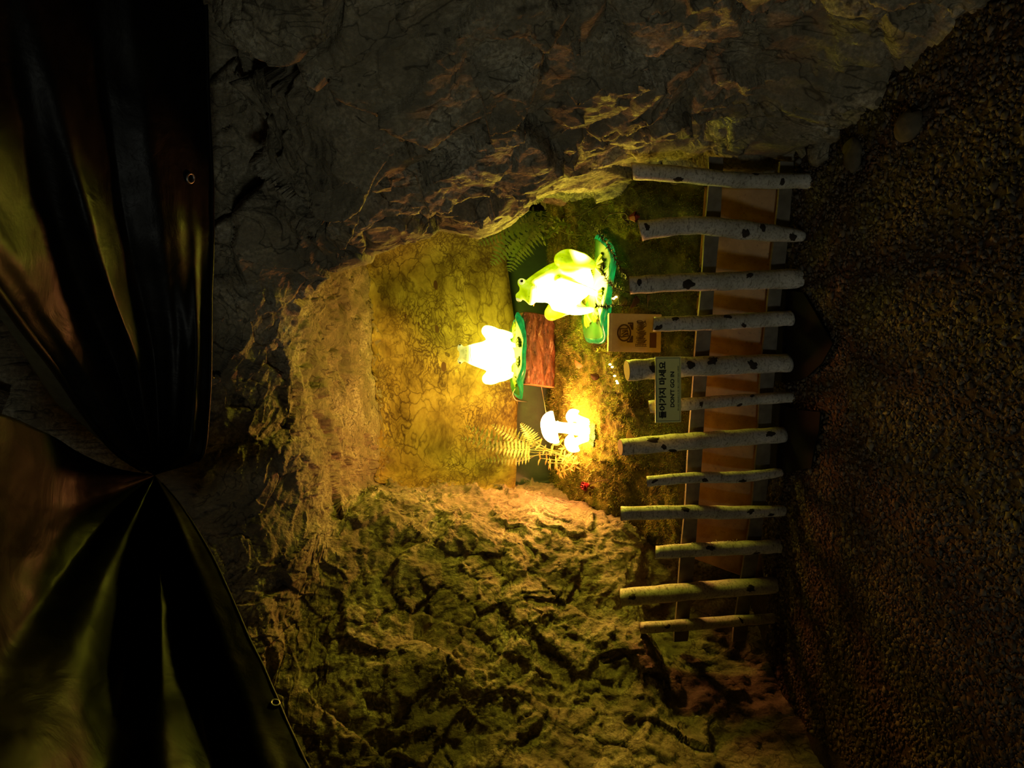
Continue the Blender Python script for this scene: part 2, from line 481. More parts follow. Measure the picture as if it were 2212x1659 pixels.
M['dry_leaf'] = plain('dry_brown_leaf', (0.40, 0.24, 0.075), 0.6, 0.3, 0, 0.45, 35, 0.5, 0.004, 0.25)
M['dry_leaf_dark'] = plain('dark_dry_leaf', (0.13, 0.065, 0.02), 0.6, 0.3, 0, 0.45, 35, 0.5, 0.004, 0.15)
M['straw'] = plain('straw_strand', (0.48, 0.38, 0.14), 0.7)
M['rose'] = plain('rose_petal_red', (0.34, 0.010, 0.035), 0.5, 0.4, 0, 0.6, 45, 0.3, 0.003)
M['rose_dark'] = plain('withered_rose_petal', (0.20, 0.018, 0.022), 0.6, 0.3, 0, 0.5, 45, 0.3, 0.003)
M['white_wire'] = plain('pale_wire', (0.55, 0.52, 0.42), 0.5)
M['sign'] = plain('sign_board_pale_green', (0.80, 0.82, 0.30), 0.45, 0.4, 0, 0.12, 8, 0.05)
M['sign_ink'] = plain('sign_black_ink', (0.020, 0.022, 0.012), 0.6, 0.2)
M['sign_line'] = plain('sign_thin_border', (0.10, 0.11, 0.04), 0.6, 0.2)
M['kraft'] = plain('kraft_cardboard', (0.56, 0.36, 0.17), 0.8, 0.2, 0, 0.15, 60, 0.15, 0.002)
M['kraft_edge'] = plain('kraft_fold', (0.68, 0.48, 0.25), 0.8)
M['box_ink'] = plain('box_brown_ink', (0.115, 0.060, 0.018), 0.8, 0.2, 0, 0.2, 60, 0.05)
M['box_red'] = plain('box_dark_red_label', (0.12, 0.04, 0.014), 0.7, 0.2)
M['stone'] = plain('wall_foot_stone', (0.13, 0.115, 0.075), 0.85, 0.2, 0, 0.5, 25, 0.6, 0.006)
M['mat'] = plain('black_rubber_mat', (0.006, 0.006, 0.004), 0.9, 0.1, 0, 0.2, 90, 0.3, 0.002)

# ------------------------------------------------------------------ the setting: cave walls
def Yf(y):                      # depth of the fence line at photograph row y
    return 2.45 + (y - 380.0) / 980.0 * 0.55
def V3(v): return (v[0], v[1], v[2])
def P(x, y, Y): return V3(W(x, y, Y))

rows = []
lowplan = [(-1.7, .3), (-1.52, 2.4), (-1.08, 3.14), (-.60, 3.40), (-.58, 4.28), (1.0, 4.28), (.84, 3.1), (.80, 2.50), (.93, 1.55), (1.35, .2)]
rows.append([(x, y, -0.40) for x, y in lowplan])
rows.append([(x, y, 0.28) for x, y in lowplan])
def mid(v, c7, c8x, c2Y=2.92, c3=None, c4y=1010, c5x=1.0, c6=(1.0, 3.2)):
    z = W(v, 830, 3.2).z
    zb = W(v, 830, 4.28).z
    return [(-1.7, .3, z), (-1.52, 2.42, z), (-.99, c2Y, z), c3, P(v, c4y, 4.28), (c5x, 4.28, zb), (c6[0], c6[1], z), c7, (c8x, 1.6, z), (1.35, .2, z)]
rows.append(mid(1350, P(1355, 384, 2.60), .90, 3.05, c3=P(1350, 1112, 3.36), c5x=.98, c6=(.755, 3.1)))
rows.append(mid(1200, P(1200, 430, 2.60), .86, 3.0, c3=P(1200, 1104, 3.33), c5x=1.0, c6=(.79, 3.15)))
rows.append(mid(1080, P(1080, 492, 2.60), .82, 2.93, c3=P(1080, 1100, 3.32), c5x=1.08, c6=(.88, 3.2)))
rows.append(mid(900, P(905, 516, 2.60), .80, 2.89, P(900, 1100, 3.28), 1010, 1.15, (.92, 3.2)))
zt = W(815, 800, 4.28).z
rows.append([(-1.7, .3, 1.62), (-1.50, 2.40, 1.62), (-.97, 2.84, 1.62), P(765, 1098, 3.2), P(868, 1010, 4.26), (1.1, 4.26, W(795, 500, 4.26).z), (.80, 3.1, 1.60),
             P(775, 578, 2.60), (.84, 1.72, 1.58), (1.4, .2, 1.6)])
rows.append([(-1.7, .3, 1.86), (-1.4, 2.25, 1.86), P(625, 1390, 2.86), P(655, 1150, 2.95), P(628, 960, 2.86), P(622, 720, 2.78), P(650, 634, 2.70), P(690, 590, 2.60),
             (.98, 1.9, 1.80), (1.5, .2, 1.86)])
rows.append([(-1.7, .3, 2.0), (-1.35, 2.2, 2.0), P(555, 1420, 2.78), P(560, 1160, 2.84), P(545, 960, 2.78), P(540, 740, 2.70), P(545, 640, 2.62), P(580, 545, 2.54),
             (1.50, 2.10, 1.96), (1.9, .2, 2.1)])
rows.append([(-1.7, .3, 2.2), (-1.35, 2.2, 2.15), P(440, 1430, 2.72), P(440, 1170, 2.80), P(440, 960, 2.72), P(440, 740, 2.64), P(440, 640, 2.58), P(440, 530, 2.50),
             (1.62, 2.20, 2.12), (2.0, .2, 2.3)])
rows.append([(x, y, 2.9) for x, y in [(-1.7, .3), (-1.35, 2.2), (-.9, 2.66), (-.55, 2.74), (-.2, 2.7), (.15, 2.62), (.33, 2.58), (.48, 2.52), (1.68, 2.24), (2.05, .2)]])
C = np.array(rows)
cc = [20, 120, 150, 120, 150, 40, 110, 190, 36]
rc = [40, 40, 36, 36, 52, 40, 90, 40, 44, 24]
G = pchip(C, rc)
G = np.moveaxis(pchip(np.moveaxis(G, 1, 0), cc), 0, 1)
nr, nc = G.shape[:2]
N = surf_normals(G)
if N[nr // 4, 200] @ np.array([0, -1, 0]) < 0: N = -N      # point into the cave
pts = G.reshape(-1, 3)
colk = np.repeat(np.arange(9), cc); colk = np.append(colk, 8)
ci = np.broadcast_to((np.arange(nc))[None, :], (nr, nc)).ravel()
ce = np.cumsum([0] + cc)
def cw(a, b, soft):            # smooth weight of a column range
    x = ci.astype(float)
    return np.clip((x - a) / soft + .5, 0, 1) * np.clip((b - x) / soft + .5, 0, 1)
wl = cw(-99, ce[4] - 20, 60); wr = cw(ce[6] + 30, 9999, 60); wn = np.clip(1 - wl - wr, 0, 1)
# strata run steeply down to the right on the left wall
th = math.radians(62)
A = np.array([[math.cos(th), 0, math.sin(th)], [0, 1, 0], [-math.sin(th), 0, math.cos(th)]])
q = pts @ A.T
warp = np.stack([fbm(pts * 5, 2, seed=s) for s in (3, 5, 9)], -1) * .06
qa = (q + warp) * np.array([1, 1, .30])
f1, e1 = facets(qa * 17 + 3.1, 21, 1.2)
f2, e2 = facets(qa * 42 + 7.7, 41, 1.2)
f3, e3 = facets((pts + warp) * 4.2 + 1.3, 61, 1.2)
f4, e4 = facets((pts + warp) * 10.5 + 5.3, 81, 1.1)
low = fbm(pts * 2.6, 4, seed=77)
fine = fbm(pts * 38, 3, .6, seed=99)
ridge = fbm(qa * 10, 4, .5, seed=123, ridge=True)
dl = low * .048 + f1 * .007 + ridge * .017 + f2 * .004 + f3 * .026 + f4 * .010 + fine * .005
f5, e5 = facets((pts + warp * 1.5) * 2.3 + 9.1, 101, 1.1)
dr = low * .05 + f5 * .085 + f3 * .045 + f4 * .016 + f2 * .004 + fine * .005 - np.clip(.05 - e5, 0, .05) * .6
dn = low * .035 + f4 * .022 + f2 * .007 + f1 * .007 + ridge * .010 + fine * .005
disp = wl * dl + wr * dr + wn * dn
edge_keep = 1 - .45 * cw(ce[7] - 45, ce[7] + 25, 20)       # keep the nose outline near its measured line
D = (pts + N.reshape(-1, 3) * (disp * edge_keep)[:, None])
faces = grid_faces(nr, nc)
fcol = np.broadcast_to(np.arange(nc - 1)[None, :], (nr - 1, nc - 1)).ravel()
frow = np.broadcast_to(np.arange(nr - 1)[:, None], (nr - 1, nc - 1)).ravel()
r_lip = sum(rc[:7])
up = (frow >= r_lip) & (fcol >= ce[3] - 60) & (fcol < ce[6] + 70)
left = (fcol < ce[3] + 60) & ~up
right = (fcol >= ce[6] + 40) & ~up
back = ~(up | left | right)
def sub(mask, name, mat, label):
    fs = faces[mask]
    u, inv = np.unique(fs, return_inverse=True)
    o = np_mesh(name, D[u], inv.reshape(-1, 4), mat)
    o['kind'] = 'structure'; tag(o, label, 'rock wall')
    return o
sub(left, 'wall_left', M['rock'], 'rough flaky yellow lit rock wall beside the birch fence')
sub(back, 'wall_back', M['rock'], 'rock inside of the lit niche behind the printed backdrop')
sub(right, 'wall_right', M['rock'], 'dark grey blocky rock wall bulging beside the niche')
sub(up, 'wall_upper', M['rock'], 'grey green rock brow between niche and black tarpaulin')

from mathutils.bvhtree import BVHTree
WALLS = BVHTree.FromPolygons(D.tolist(), faces.tolist())
def in_rock(P_, origin, slack=0.0):
    """True for points that lie behind the rock surface as seen from an open spot of the cave"""
    o_ = Vector(origin); out = np.zeros(len(P_), bool)
    for k, p in enumerate(P_.tolist()):
        d = Vector(p) - o_; L_ = d.length
        h = WALLS.ray_cast(o_, d / L_, L_ + slack)
        out[k] = h[0] is not None and h[3] < L_ + slack
    return out

# ceiling of rough rock above the tarpaulin
gx, gy = np.meshgrid(np.linspace(-1.9, 2.1, 110), np.linspace(-0.2, 2.95, 90))
cp = np.stack([gx, gy, np.full_like(gx, 2.62)], -1).reshape(-1, 3)
cf, _ = facets(cp * 5, 13, 1.0)
cp[:, 2] += cf * .09 + fbm(cp * 9, 4, seed=5) * .06
o = np_mesh('ceiling', cp, grid_faces(90, 110)[:, ::-1], M['rock']); o['kind'] = 'structure'
tag(o, 'rough rock ceiling above the black tarpaulin', 'ceiling')

# floor: dirt slope under gravel
def floor_z(x, y):
    # measured along the fence foot: slightly higher at the right, lower at the left
    x = np.clip(x, -1.6, 1.3)
    return -0.112 + 0.115 * x + 0.04 * x * x
gx, gy = np.meshgrid(np.linspace(-1.9, 1.6, 120), np.linspace(-0.6, 3.6, 120))
fp = np.stack([gx, gy, floor_z(gx, gy)], -1).reshape(-1, 3)
fp[:, 2] += fbm(fp * 4, 4, seed=31) * .018 - .006
o = np_mesh('floor', fp, grid_faces(120, 120), M['dirt']); o['kind'] = 'structure'
tag(o, 'brown dirt cave floor under loose gravel', 'floor')

# gravel: thousands of pebbles, one mesh
oct_v = np.array([(1, 0, 0), (-1, 0, 0), (0, 1, 0), (0, -1, 0), (0, 0, 1), (0, 0, -1)], dtype=float)
oct_f = np.array([(0, 2, 4), (2, 1, 4), (1, 3, 4), (3, 0, 4), (2, 0, 5), (1, 2, 5), (3, 1, 5), (0, 3, 5)])
NP_ = 46000
px = RNG.uniform(-1.35, 1.0, NP_); py = 1.05 + (RNG.uniform(0, 1, NP_) ** 1.10) * 2.0
sz = RNG.lognormal(math.log(.0058), .40, NP_).clip(.003, .015)
v = (oct_v[None] + RNG.uniform(-.38, .38, (NP_, 6, 3))) * sz[:, None, None] * RNG.uniform(.6, 1.25, (NP_, 1, 3)) * np.array([1.1, 1.1, .75])
ang = RNG.uniform(0, 6.283, NP_); ca, sa = np.cos(ang)[:, None], np.sin(ang)[:, None]
vx = v[:, :, 0] * ca - v[:, :, 1] * sa; vy = v[:, :, 0] * sa + v[:, :, 1] * ca
base = np.stack([px, py, floor_z(px, py)], -1)
bz = floor_z(px, py) + fbm(base * np.array([4, 4, 4]), 4, seed=31) * .018 - .004
ok_ = ~in_rock(np.stack([px, py, bz + .01], -1), (-.1, 2.0, .9), .012)
px, py, bz, vx, vy, v, sz = px[ok_], py[ok_], bz[ok_], vx[ok_], vy[ok_], v[ok_], sz[ok_]; NP_ = len(px)
vv = np.stack([vx + px[:, None], vy + py[:, None], v[:, :, 2] + bz[:, None]], -1).reshape(-1, 3)
ff = (oct_f[None] + (np.arange(NP_) * 6)[:, None, None]).reshape(-1, 3)
pal = .36 * np.array([(.17, .125, .07), (.25, .20, .13), (.10, .07, .04), (.31, .27, .20), (.21, .16, .08), (.15, .14, .12)])
tc_ = np.repeat(pal[RNG.integers(0, 6, NP_)] * RNG.uniform(.6, 1.25, (NP_, 1)), 6, 0)
o = np_mesh('gravel', vv, ff, M['gravel'], smooth=False, col=tc_); tag(o, 'loose brown gravel scattered over the cave floor', 'gravel', kind='stuff')

# ------------------------------------------------------------------ planted bed (moss bank) inside the niche
ys = [300, 420, 560, 700, 850, 1000, 1100, 1200]
bed_rows = []
for y in ys:
    f = Yf(y)
    rx = 1524 - (y - 400) * .066
    sag = 1.0
    lip = 1352 + (max(0, y - 960) * .28) + max(0, 430 - y) * .4
    bed_rows.append([P(rx + 22, y, f + .19), P(rx - 14, y, f + .20), P((rx + lip) / 2 - 4, y, f + .28), P(lip, y, f + .37), P(min(1288, lip - 40), y, f + .56),
                     P(1236, y, f + .78), P(1196, y, max(f + 1.08, 3.70)), P(1184 - max(0, 560 - y) * .12, y, 4.20)])
BG = pchip(np.array(bed_rows), [22, 26, 26, 28, 28, 20, 20])          # along the bed
BG = np.moveaxis(pchip(np.moveaxis(BG, 1, 0), [4, 20, 22, 26, 24, 22, 20]), 0, 1)
bn = surf_normals(BG)
if bn[..., 2].mean() < 0: bn = -bn
bp = BG.reshape(-1, 3)
BGd = bp + bn.reshape(-1, 3) * (fbm(bp * 9, 4, seed=8) * .028 + fbm(bp * 36, 3, seed=18) * .016)[:, None]
def bed_at(X, Y):
    d = (bp[:, 0] - X) ** 2 + (bp[:, 1] - Y) ** 2
    k = int(np.argmin(d)); return float(BGd[k, 2])
mt = NT('moss_mat'); mv = mt.coord()
mt.fin(mt.ramp(mt.noise(mv, 18, 6, .65), [(0.3, (.035, .035, .008)), (.55, (.12, .13, .02)), (.75, (.25, .21, .05))]), .9, mt.bump(mt.noise(mv, 160, 5), .8, .008), .15)
o = np_mesh('planting_bed', BGd, grid_faces(BG.shape[0], BG.shape[1]), mt.m)
tag(o, 'mossy earth bank rising from the birch fence into the niche', 'bank'); o['kind'] = 'structure'

NB = 150000
rr = RNG.uniform(0, BG.shape[0] - 1.01, NB); cq = RNG.uniform(0, BG.shape[1] - 1.01, NB)
i0 = rr.astype(int); j0 = cq.astype(int); fr = (rr - i0)[:, None]; fc_ = (cq - j0)[:, None]
B3 = BGd.reshape(BG.shape)
pos = (B3[i0, j0] * (1 - fr) + B3[i0 + 1, j0] * fr) * (1 - fc_) + (B3[i0, j0 + 1] * (1 - fr) + B3[i0 + 1, j0 + 1] * fr) * fc_
nrm = bn[i0, j0]
clump = fbm(pos * 16, 3, seed=51)
keep = RNG.uniform(0, 1, NB) < np.clip(.55 + clump * 1.9, .06, 1)
keep &= ~in_rock(pos + nrm * .012, (-.02, 3.15, 1.05), .012)
pos, nrm, clump = pos[keep], nrm[keep], clump[keep]; nb = len(pos)
rd = RNG.normal(0, 1, (nb, 3)); rd /= np.linalg.norm(rd, axis=1, keepdims=True)
dirv = nrm * .75 + rd * .75 + np.array([0, -.12, .1]); dirv /= np.linalg.norm(dirv, axis=1, keepdims=True)
ln = (RNG.uniform(.006, .017, nb) * (1 + .7 * clump))[:, None]
side = np.cross(dirv, RNG.normal(0, 1, (nb, 3))); side /= np.linalg.norm(side, axis=1, keepdims=True) + 1e-9
wd = RNG.uniform(.0008, .0017, nb)[:, None]
curl = RNG.normal(0, .25, (nb, 3)) * ln + np.array([0, 0, -.15]) * ln
bv = np.stack([pos - side * wd - nrm * .002, pos + side * wd - nrm * .002, pos + dirv * ln + curl], 1).reshape(-1, 3)
bf = np.arange(nb * 3).reshape(-1, 3)
pal = 1.5 * np.array([(.17, .22, .035), (.26, .27, .05), (.10, .16, .02), (.34, .32, .10), (.18, .27, .04), (.15, .11, .03)])
bc = np.repeat(pal[RNG.integers(0, 6, nb)] * RNG.uniform(.6, 1.2, (nb, 1)), 3, 0)
o = np_mesh('moss', bv, bf, M['moss'], smooth=False, col=bc); tag(o, 'fuzzy yellow green moss covering the bank in front of the frogs', 'moss', kind='stuff')

BED = BVHTree.FromPolygons(BGd.tolist(), grid_faces(BG.shape[0], BG.shape[1]).tolist())
def SURF(x, y, lift=0.0, walls=True):
    """the point of the bank (or rock) that shows at photograph pixel (x, y), raised a little off it"""
    d = (W(x, y, 1.0) - CAM).normalized(); best = None
    for tr_ in ((BED, WALLS) if walls else (BED,)):
        h = tr_.ray_cast(CAM, d)
        if h[0] is not None and (best is None or h[3] < best[3]): best = h
    if best is None: return W(x, y, 3.0)
    n_ = best[1] if best[1].dot(d) < 0 else -best[1]
    return best[0] + n_ * lift

# brown board retaining the bank behind the fence
def strip(name, ctrl, mat, parent=None, thick=.006, n=30):
    """ctrl: list of columns, each a list of points; a thin sheet"""
    A_ = pchip(np.array(ctrl), [n] * (len(ctrl) - 1))
    A_ = np.moveaxis(pchip(np.moveaxis(A_, 1, 0), [10] * (len(ctrl[0]) - 1)), 0, 1)
    nn = surf_normals(A_)
    a, b = A_.shape[:2]
    V = np.concatenate([A_.reshape(-1, 3), (A_ + nn * thick).reshape(-1, 3)])
    f = grid_faces(a, b); k = a * b
    rim = []
    for i in range(a - 1):
        rim += [(i * b, (i + 1) * b, k + (i + 1) * b, k + i * b), (i * b + b - 1, k + i * b + b - 1, k + (i + 1) * b + b - 1, (i + 1) * b + b - 1)]
    for j in range(b - 1):
        rim += [(j, k + j, k + j + 1, j + 1), ((a - 1) * b + j, (a - 1) * b + j + 1, k + (a - 1) * b + j + 1, k + (a - 1) * b + j)]
    return np_mesh(name, V, np.concatenate([f, f[:, ::-1] + k, np.array(rim)]), mat, parent)
bctrl = []
for y in (404, 600, 800, 1000, 1150):
    f = Yf(y); rx = 1528 - (y - 400) * .066
    bctrl.append([P(rx - 6, y, f + .185), P(rx + 70, y, f + .13), P(rx + 165, y, f + .072)])
bctrl.append([P(1466, 1195, Yf(1195) + .185), P(1530, 1218, Yf(1218) + .13), P(1650, 1262, Yf(1262) + .072)])
o = strip('retaining_board', bctrl, M['board']); tag(o, 'smooth brown board leaning behind the birch fence under the moss', 'board')

# ------------------------------------------------------------------ birch fence
fence = thing('birch_fence', 'low fence of white birch posts on two grey rails', 'fence', V3(W(1710, 800, Yf(800) - .02)))
fence.location.z = -0.11
FO = Vector(fence.location)
posts = [  # path of (x, y, width px), top first; sawn top angle; knots (fraction, side)
    ([(1367, 370, 37), (1480, 378, 37), (1600, 389, 36), (1735, 391, 36)], [(.22, -.8), (.55, .6), (.66, -.3)]),
    ([(1383, 498, 45), (1450, 490, 42), (1520, 487, 40), (1600, 496, 42), (1680, 505, 37), (1735, 510, 24)], [(.06, .2), (.62, -.6), (.72, .5), (.88, -.5)]),
    ([(1361, 616, 38), (1480, 610, 39), (1600, 606, 41), (1737, 602, 45)], [(.09, .25), (.34, -.35), (.70, .5)]),
    ([(1412, 700, 32), (1520, 698, 33), (1620, 692, 34), (1720, 687, 34)], [(.05, -.7), (.16, .7), (.50, .75), (.62, -.75)]),
    ([(1355, 800, 47), (1450, 794, 45), (1580, 788, 43), (1720, 784, 42)], [(.23, .1), (.44, .1), (.55, .5), (.77, -.2)]),
    ([(1403, 878, 29), (1500, 872, 29), (1600, 864, 28), (1703, 858, 25)], [(.30, -.3), (.55, .6), (.50, -.8)]),
    ([(1341, 966, 38), (1450, 957, 41), (1570, 947, 40), (1700, 939, 38)], [(.28, -.3), (.22, .6), (.36, -.8), (.88, .3)]),
    ([(1398, 1040, 24), (1500, 1032, 25), (1600, 1030, 27), (1688, 1020, 20)], [(.08, .2), (.40, -.4), (.68, -.7)]),
    ([(1342, 1109, 30), (1480, 1106, 30), (1580, 1107, 30), (1690, 1103, 24)], [(.27, .6), (.60, .3), (.68, -.6)]),
    ([(1416, 1193, 28), (1500, 1188, 30), (1590, 1184, 31), (1670, 1180, 30)], [(.36, .4), (.62, -.9)]),
    ([(1341, 1290, 37), (1450, 1281, 38), (1560, 1272, 38), (1672, 1263, 37)], [(.08, .2), (.62, 0), (.82, -.2)]),
    ([(1384, 1356, 25), (1480, 1350, 26), (1580, 1342, 25), (1660, 1336, 22)], [(.18, .2), (.55, .3)]),
]
def blob_mesh(c, ax, ay, az, seg=10, rings=6):
    V = []; Fc = []
    for i in range(rings + 1):
        a = math.pi * i / rings
        for k in range(seg):
            b = 2 * math.pi * k / seg
            V.append(c + ax * (math.sin(a) * math.cos(b)) + ay * (math.sin(a) * math.sin(b)) + az * math.cos(a))
    for i in range(rings):
        for k in range(seg):
            k2 = (k + 1) % seg
            Fc.append((i * seg + k, i * seg + k2, (i + 1) * seg + k2, (i + 1) * seg + k))
    return V, Fc
sawn = {4: -.55, 6: -.5}
for i, (path, knots) in enumerate(posts):
    ym = sum(p[1] for p in path) / len(path)
    Y0 = Yf(ym)
    ctr = [W(x, y, Y0) for x, y, _ in path]
    gz = floor_z(ctr[-1].x, Y0) + (.029 if i in (3, 4, 6, 7) else 0.0)
    while len(ctr) > 2 and i in (3, 4, 6, 7) and ctr[-1].z < gz - .012: ctr[-1] = ctr[-2].lerp(ctr[-1], (ctr[-2].z - gz + .012) / (ctr[-2].z - ctr[-1].z)); break
    if ctr[-1].z > gz - .004:          # stand on the ground
        ctr.append(Vector((ctr[-1].x, ctr[-1].y, gz - .012))); path = path + [path[-1]]
    sp = spline(ctr, 34)
    wpx = np.interp(np.linspace(0, len(path) - 1, 34), np.arange(len(path)), [p[2] for p in path])
    rad = [wq * mpp(Y0) / 2 * (1 + .035 * math.sin(7 * k / 34 * 6.28 + i) + random.uniform(-.012, .012)) for k, wq in enumerate(wpx)]
    Vt, Ft = tube(sp, rad, 22, True)
    # irregular round section; saw cut slanted where the photo shows the end
    out = []
    tilt_ = sawn.get(i, random.uniform(-.12, .12))
    for k, vv_ in enumerate(Vt):
        ring = k // 22; a = (k % 22) / 22 * 6.283
        c = sp[min(ring, 33)]
        d = (vv_ - c) * (1 + .04 * math.sin(2 * a + i) + .025 * math.sin(3 * a + ring * .3))
        p = c + d
        if ring == 0: p += Vector((0, 0, -1)) * (d.y * .02 if i in sawn else d.y * .40 + d.x * tilt_)
        out.append(p)
    org = Vector((sp[-1].x, sp[-1].y, 0))
    post = py_mesh('post', [p - org for p in out], Ft, M['birch'], fence)
    post.location = org - FO
    if len(out): 
        topring = out[:22]; cen = sum(topring, Vector()) / 22
        capv = [cen + Vector((0, 0, .002))] + [cen + (p - cen) * .96 + Vector((0, 0, .0022)) for p in topring]
        capv += [cen + (p - cen) * .96 - Vector((0, 0, .003)) for p in topring]
        capf = [(0, 1 + k, 1 + (k + 1) % 22) for k in range(22)] + [(1 + k, 23 + k, 23 + (k + 1) % 22, 1 + (k + 1) % 22) for k in range(22)]
        ce_ = py_mesh('cut_end', [p - cen for p in capv], capf, M['endgrain'], post, False)
        ce_.location = cen - org
    for fr_, sd in knots:
        k = int(fr_ * 33); c = sp[k]; r = rad[k]
        a0 = math.asin(max(-.95, min(.95, sd))); ha = random.uniform(.35, .75); hv = r * random.uniform(.35, .85); lean = random.uniform(-.6, .6)
        VV = [c + Vector((math.sin(a0), -math.cos(a0), 0)) * r * 1.075]; nk = 18
        for rg in (.6, 1.0):
            for q_ in range(nk):
                an = 2 * math.pi * q_ / nk; jit = random.uniform(.65, 1.15) if rg == 1.0 else 1
                da = ha * rg * jit * math.cos(an); dz_ = hv * rg * jit * math.sin(an) + lean * r * da
                cc_ = sp[max(0, min(33, int(round(k - dz_ / ((sp[0] - sp[33]).length / 33)))))]
                VV.append(Vector((cc_.x, cc_.y, 0)) + Vector((math.sin(a0 + da), -math.cos(a0 + da), 0)) * r * (1.06 if rg < 1 else .99) + Vector((0, 0, c.z + dz_)))
        FF = [(0, 1 + q_, 1 + (q_ + 1) % nk) for q_ in range(nk)] + [(1 + q_, 1 + nk + q_, 1 + nk + (q_ + 1) % nk, 1 + (q_ + 1) % nk) for q_ in range(nk)]
        kn = py_mesh('knot', [v_ - c for v_ in VV], FF, M['knot'], post); kn.location = c - org
for pts_r, wpx_ in (([(1545, 340), (1543, 420), (1526, 640), (1508, 860), (1494, 1080), (1477, 1290), (1470, 1385)], 33), ([(1698, 350), (1693, 440), (1672, 640), (1655, 830), (1646, 1000), (1630, 1150), (1606, 1300), (1596, 1385)], 33)):
    mids = [W(x, y, Yf(y) + .045) for x, y in pts_r]
    sp = spline(mids, 40)
    V_ = []; F_ = []
    for k, p in enumerate(sp):
        h = wpx_ * mpp(p.y) / 2 * (1 + .05 * math.sin(k * .9)); d = .006
        V_ += [p + Vector((0, -d, -h)) - FO, p + Vector((0, d, -h)) - FO, p + Vector((0, d, h)) - FO, p + Vector((0, -d, h)) - FO]
    for k in range(len(sp) - 1):
        for j in range(4):
            j2 = (j + 1) % 4
            F_.append((k * 4 + j, k * 4 + j2, k * 4 + 4 + j2, k * 4 + 4 + j))
    F_ += [(0, 1, 2, 3), tuple(len(V_) - 4 + j for j in (3, 2, 1, 0))]
    py_mesh('rail', V_, F_, M['rail'], fence, False)
# peeling lichen on one post
mb = MB()
for k in range(46):
    x_ = random.uniform(1425, 1610); Y0 = Yf(1188)
    a = W(x_, 1178 - (x_ - 1500) * .05 + random.uniform(-1, 3), Y0 - .005)
    b = a + Vector((random.uniform(.004, .014), random.uniform(-.006, .006), random.uniform(-.006, .008)))
    c_ = b + Vector((random.uniform(-.004, .006), 0, random.uniform(-.006, .006)))
    mb.add(*tube([a - FO, b - FO, c_ - FO], [.0018, .0014, .0007], 5))
mb.build('lichen', M['white_wire'], fence)['kind'] = 'stuff'

# ------------------------------------------------------------------ warning sign on the fence
def text_mesh(s, name, mat, parent, cx, cz, wdt, hgt, yoff, bold=0.0):
    cu = bpy.data.curves.new(name + '_curve', 'FONT'); cu.body = s; cu.size = 1.0; cu.extrude = 0.002; cu.offset = bold
    cu.resolution_u = 3
    tmp = bpy.data.objects.new(name + '_tmp', cu); COL.objects.link(tmp)
    dg = bpy.context.evaluated_depsgraph_get(); dg.update()
    me = bpy.data.meshes.new_from_object(tmp.evaluated_get(dg))
    bpy.data.objects.remove(tmp); bpy.data.curves.remove(cu)
    co = np.empty(len(me.vertices) * 3); me.vertices.foreach_get('co', co); co = co.reshape(-1, 3)
    mn, mx = co.min(0), co.max(0)
    q_ = np.empty_like(co)
    q_[:, 0] = (co[:, 0] - (mn[0] + mx[0]) / 2) / (mx[0] - mn[0]) * wdt + cx
    q_[:, 2] = (co[:, 1] - (mn[1] + mx[1]) / 2) / (mx[1] - mn[1]) * hgt + cz
    q_[:, 1] = yoff - np.where(co[:, 2] > 0, .0006, 0.0)
    me.vertices.foreach_set('co', q_.ravel()); me.update()
    me.materials.clear()
    return link(name, me, mat, parent, False)

def box_v(x0, x1, y0, y1, z0, z1):
    V = [(x0, y0, z0), (x1, y0, z0), (x1, y1, z0), (x0, y1, z0), (x0, y0, z1), (x1, y0, z1), (x1, y1, z1), (x0, y1, z1)]
    return V, [(0, 3, 2, 1), (4, 5, 6, 7), (0, 1, 5, 4), (1, 2, 6, 5), (2, 3, 7, 6), (3, 0, 4, 7)]

YS = Yf(800) - .050
sc_ = W(1443.5, 841.5, YS); k_ = mpp(YS) * .995
sign = thing('warning_sign', 'pale green rectangular warning sign with bold black lettering on the fence', 'sign', V3(sc_))
sign.rotation_euler = (math.radians(-2), math.radians(-1.0), math.radians(-2))
hw, hh = 74.5 * k_, 30.3 * k_
bm = bmesh.new()
Vb, Fb = box_v(-hw, hw, 0, .004, -hh, hh)
vs_b = [bm.verts.new(v) for v in Vb]; [bm.faces.new([vs_b[i] for i in f]) for f in Fb]
bmesh.ops.bevel(bm, geom=bm.edges[:], offset=.0008, segments=1, affect='EDGES')
bm_obj('board', bm, M['sign'], sign, False)
mb = MB(); iw, ih, lw = hw - 3.6 * k_, hh - 3.2 * k_, .45 * k_
for b_ in ((-iw, iw, ih - lw, ih + lw), (-iw, iw, -ih - lw, -ih + lw), (-iw - lw, -iw + lw, -ih, ih), (iw - lw, iw + lw, -ih, ih)):
    mb.add(*box_v(b_[0], b_[1], -.0006, .001, b_[2], b_[3]))
mb.build('border_line', M['sign_line'], sign, False)
text_mesh('들어가지 마세요', 'lettering', M['sign_ink'], sign, -1.0 * k_, 13.5 * k_, 128 * k_, 17.4 * k_, -.0003, .034)
text_mesh("DON'T GO IN", 'lettering', M['sign_ink'], sign, 0, -9.4 * k_, 80 * k_, 9.8 * k_, -.0003, .026)
mb = MB(); xx = -48.0
while xx < 52:                                   # fine print, too small to read
    wq = random.uniform(.8, 1.8)
    mb.add(*box_v(xx * k_, (xx + wq) * k_, -.0007, .001, (-24.6 + random.uniform(0, .6)) * k_, (-22.0 - random.uniform(0, .8)) * k_)); xx += wq + (random.uniform(.8, 3.0) if random.random() < .3 else .7)
mb.build('fine_print', M['sign_line'], sign, False)

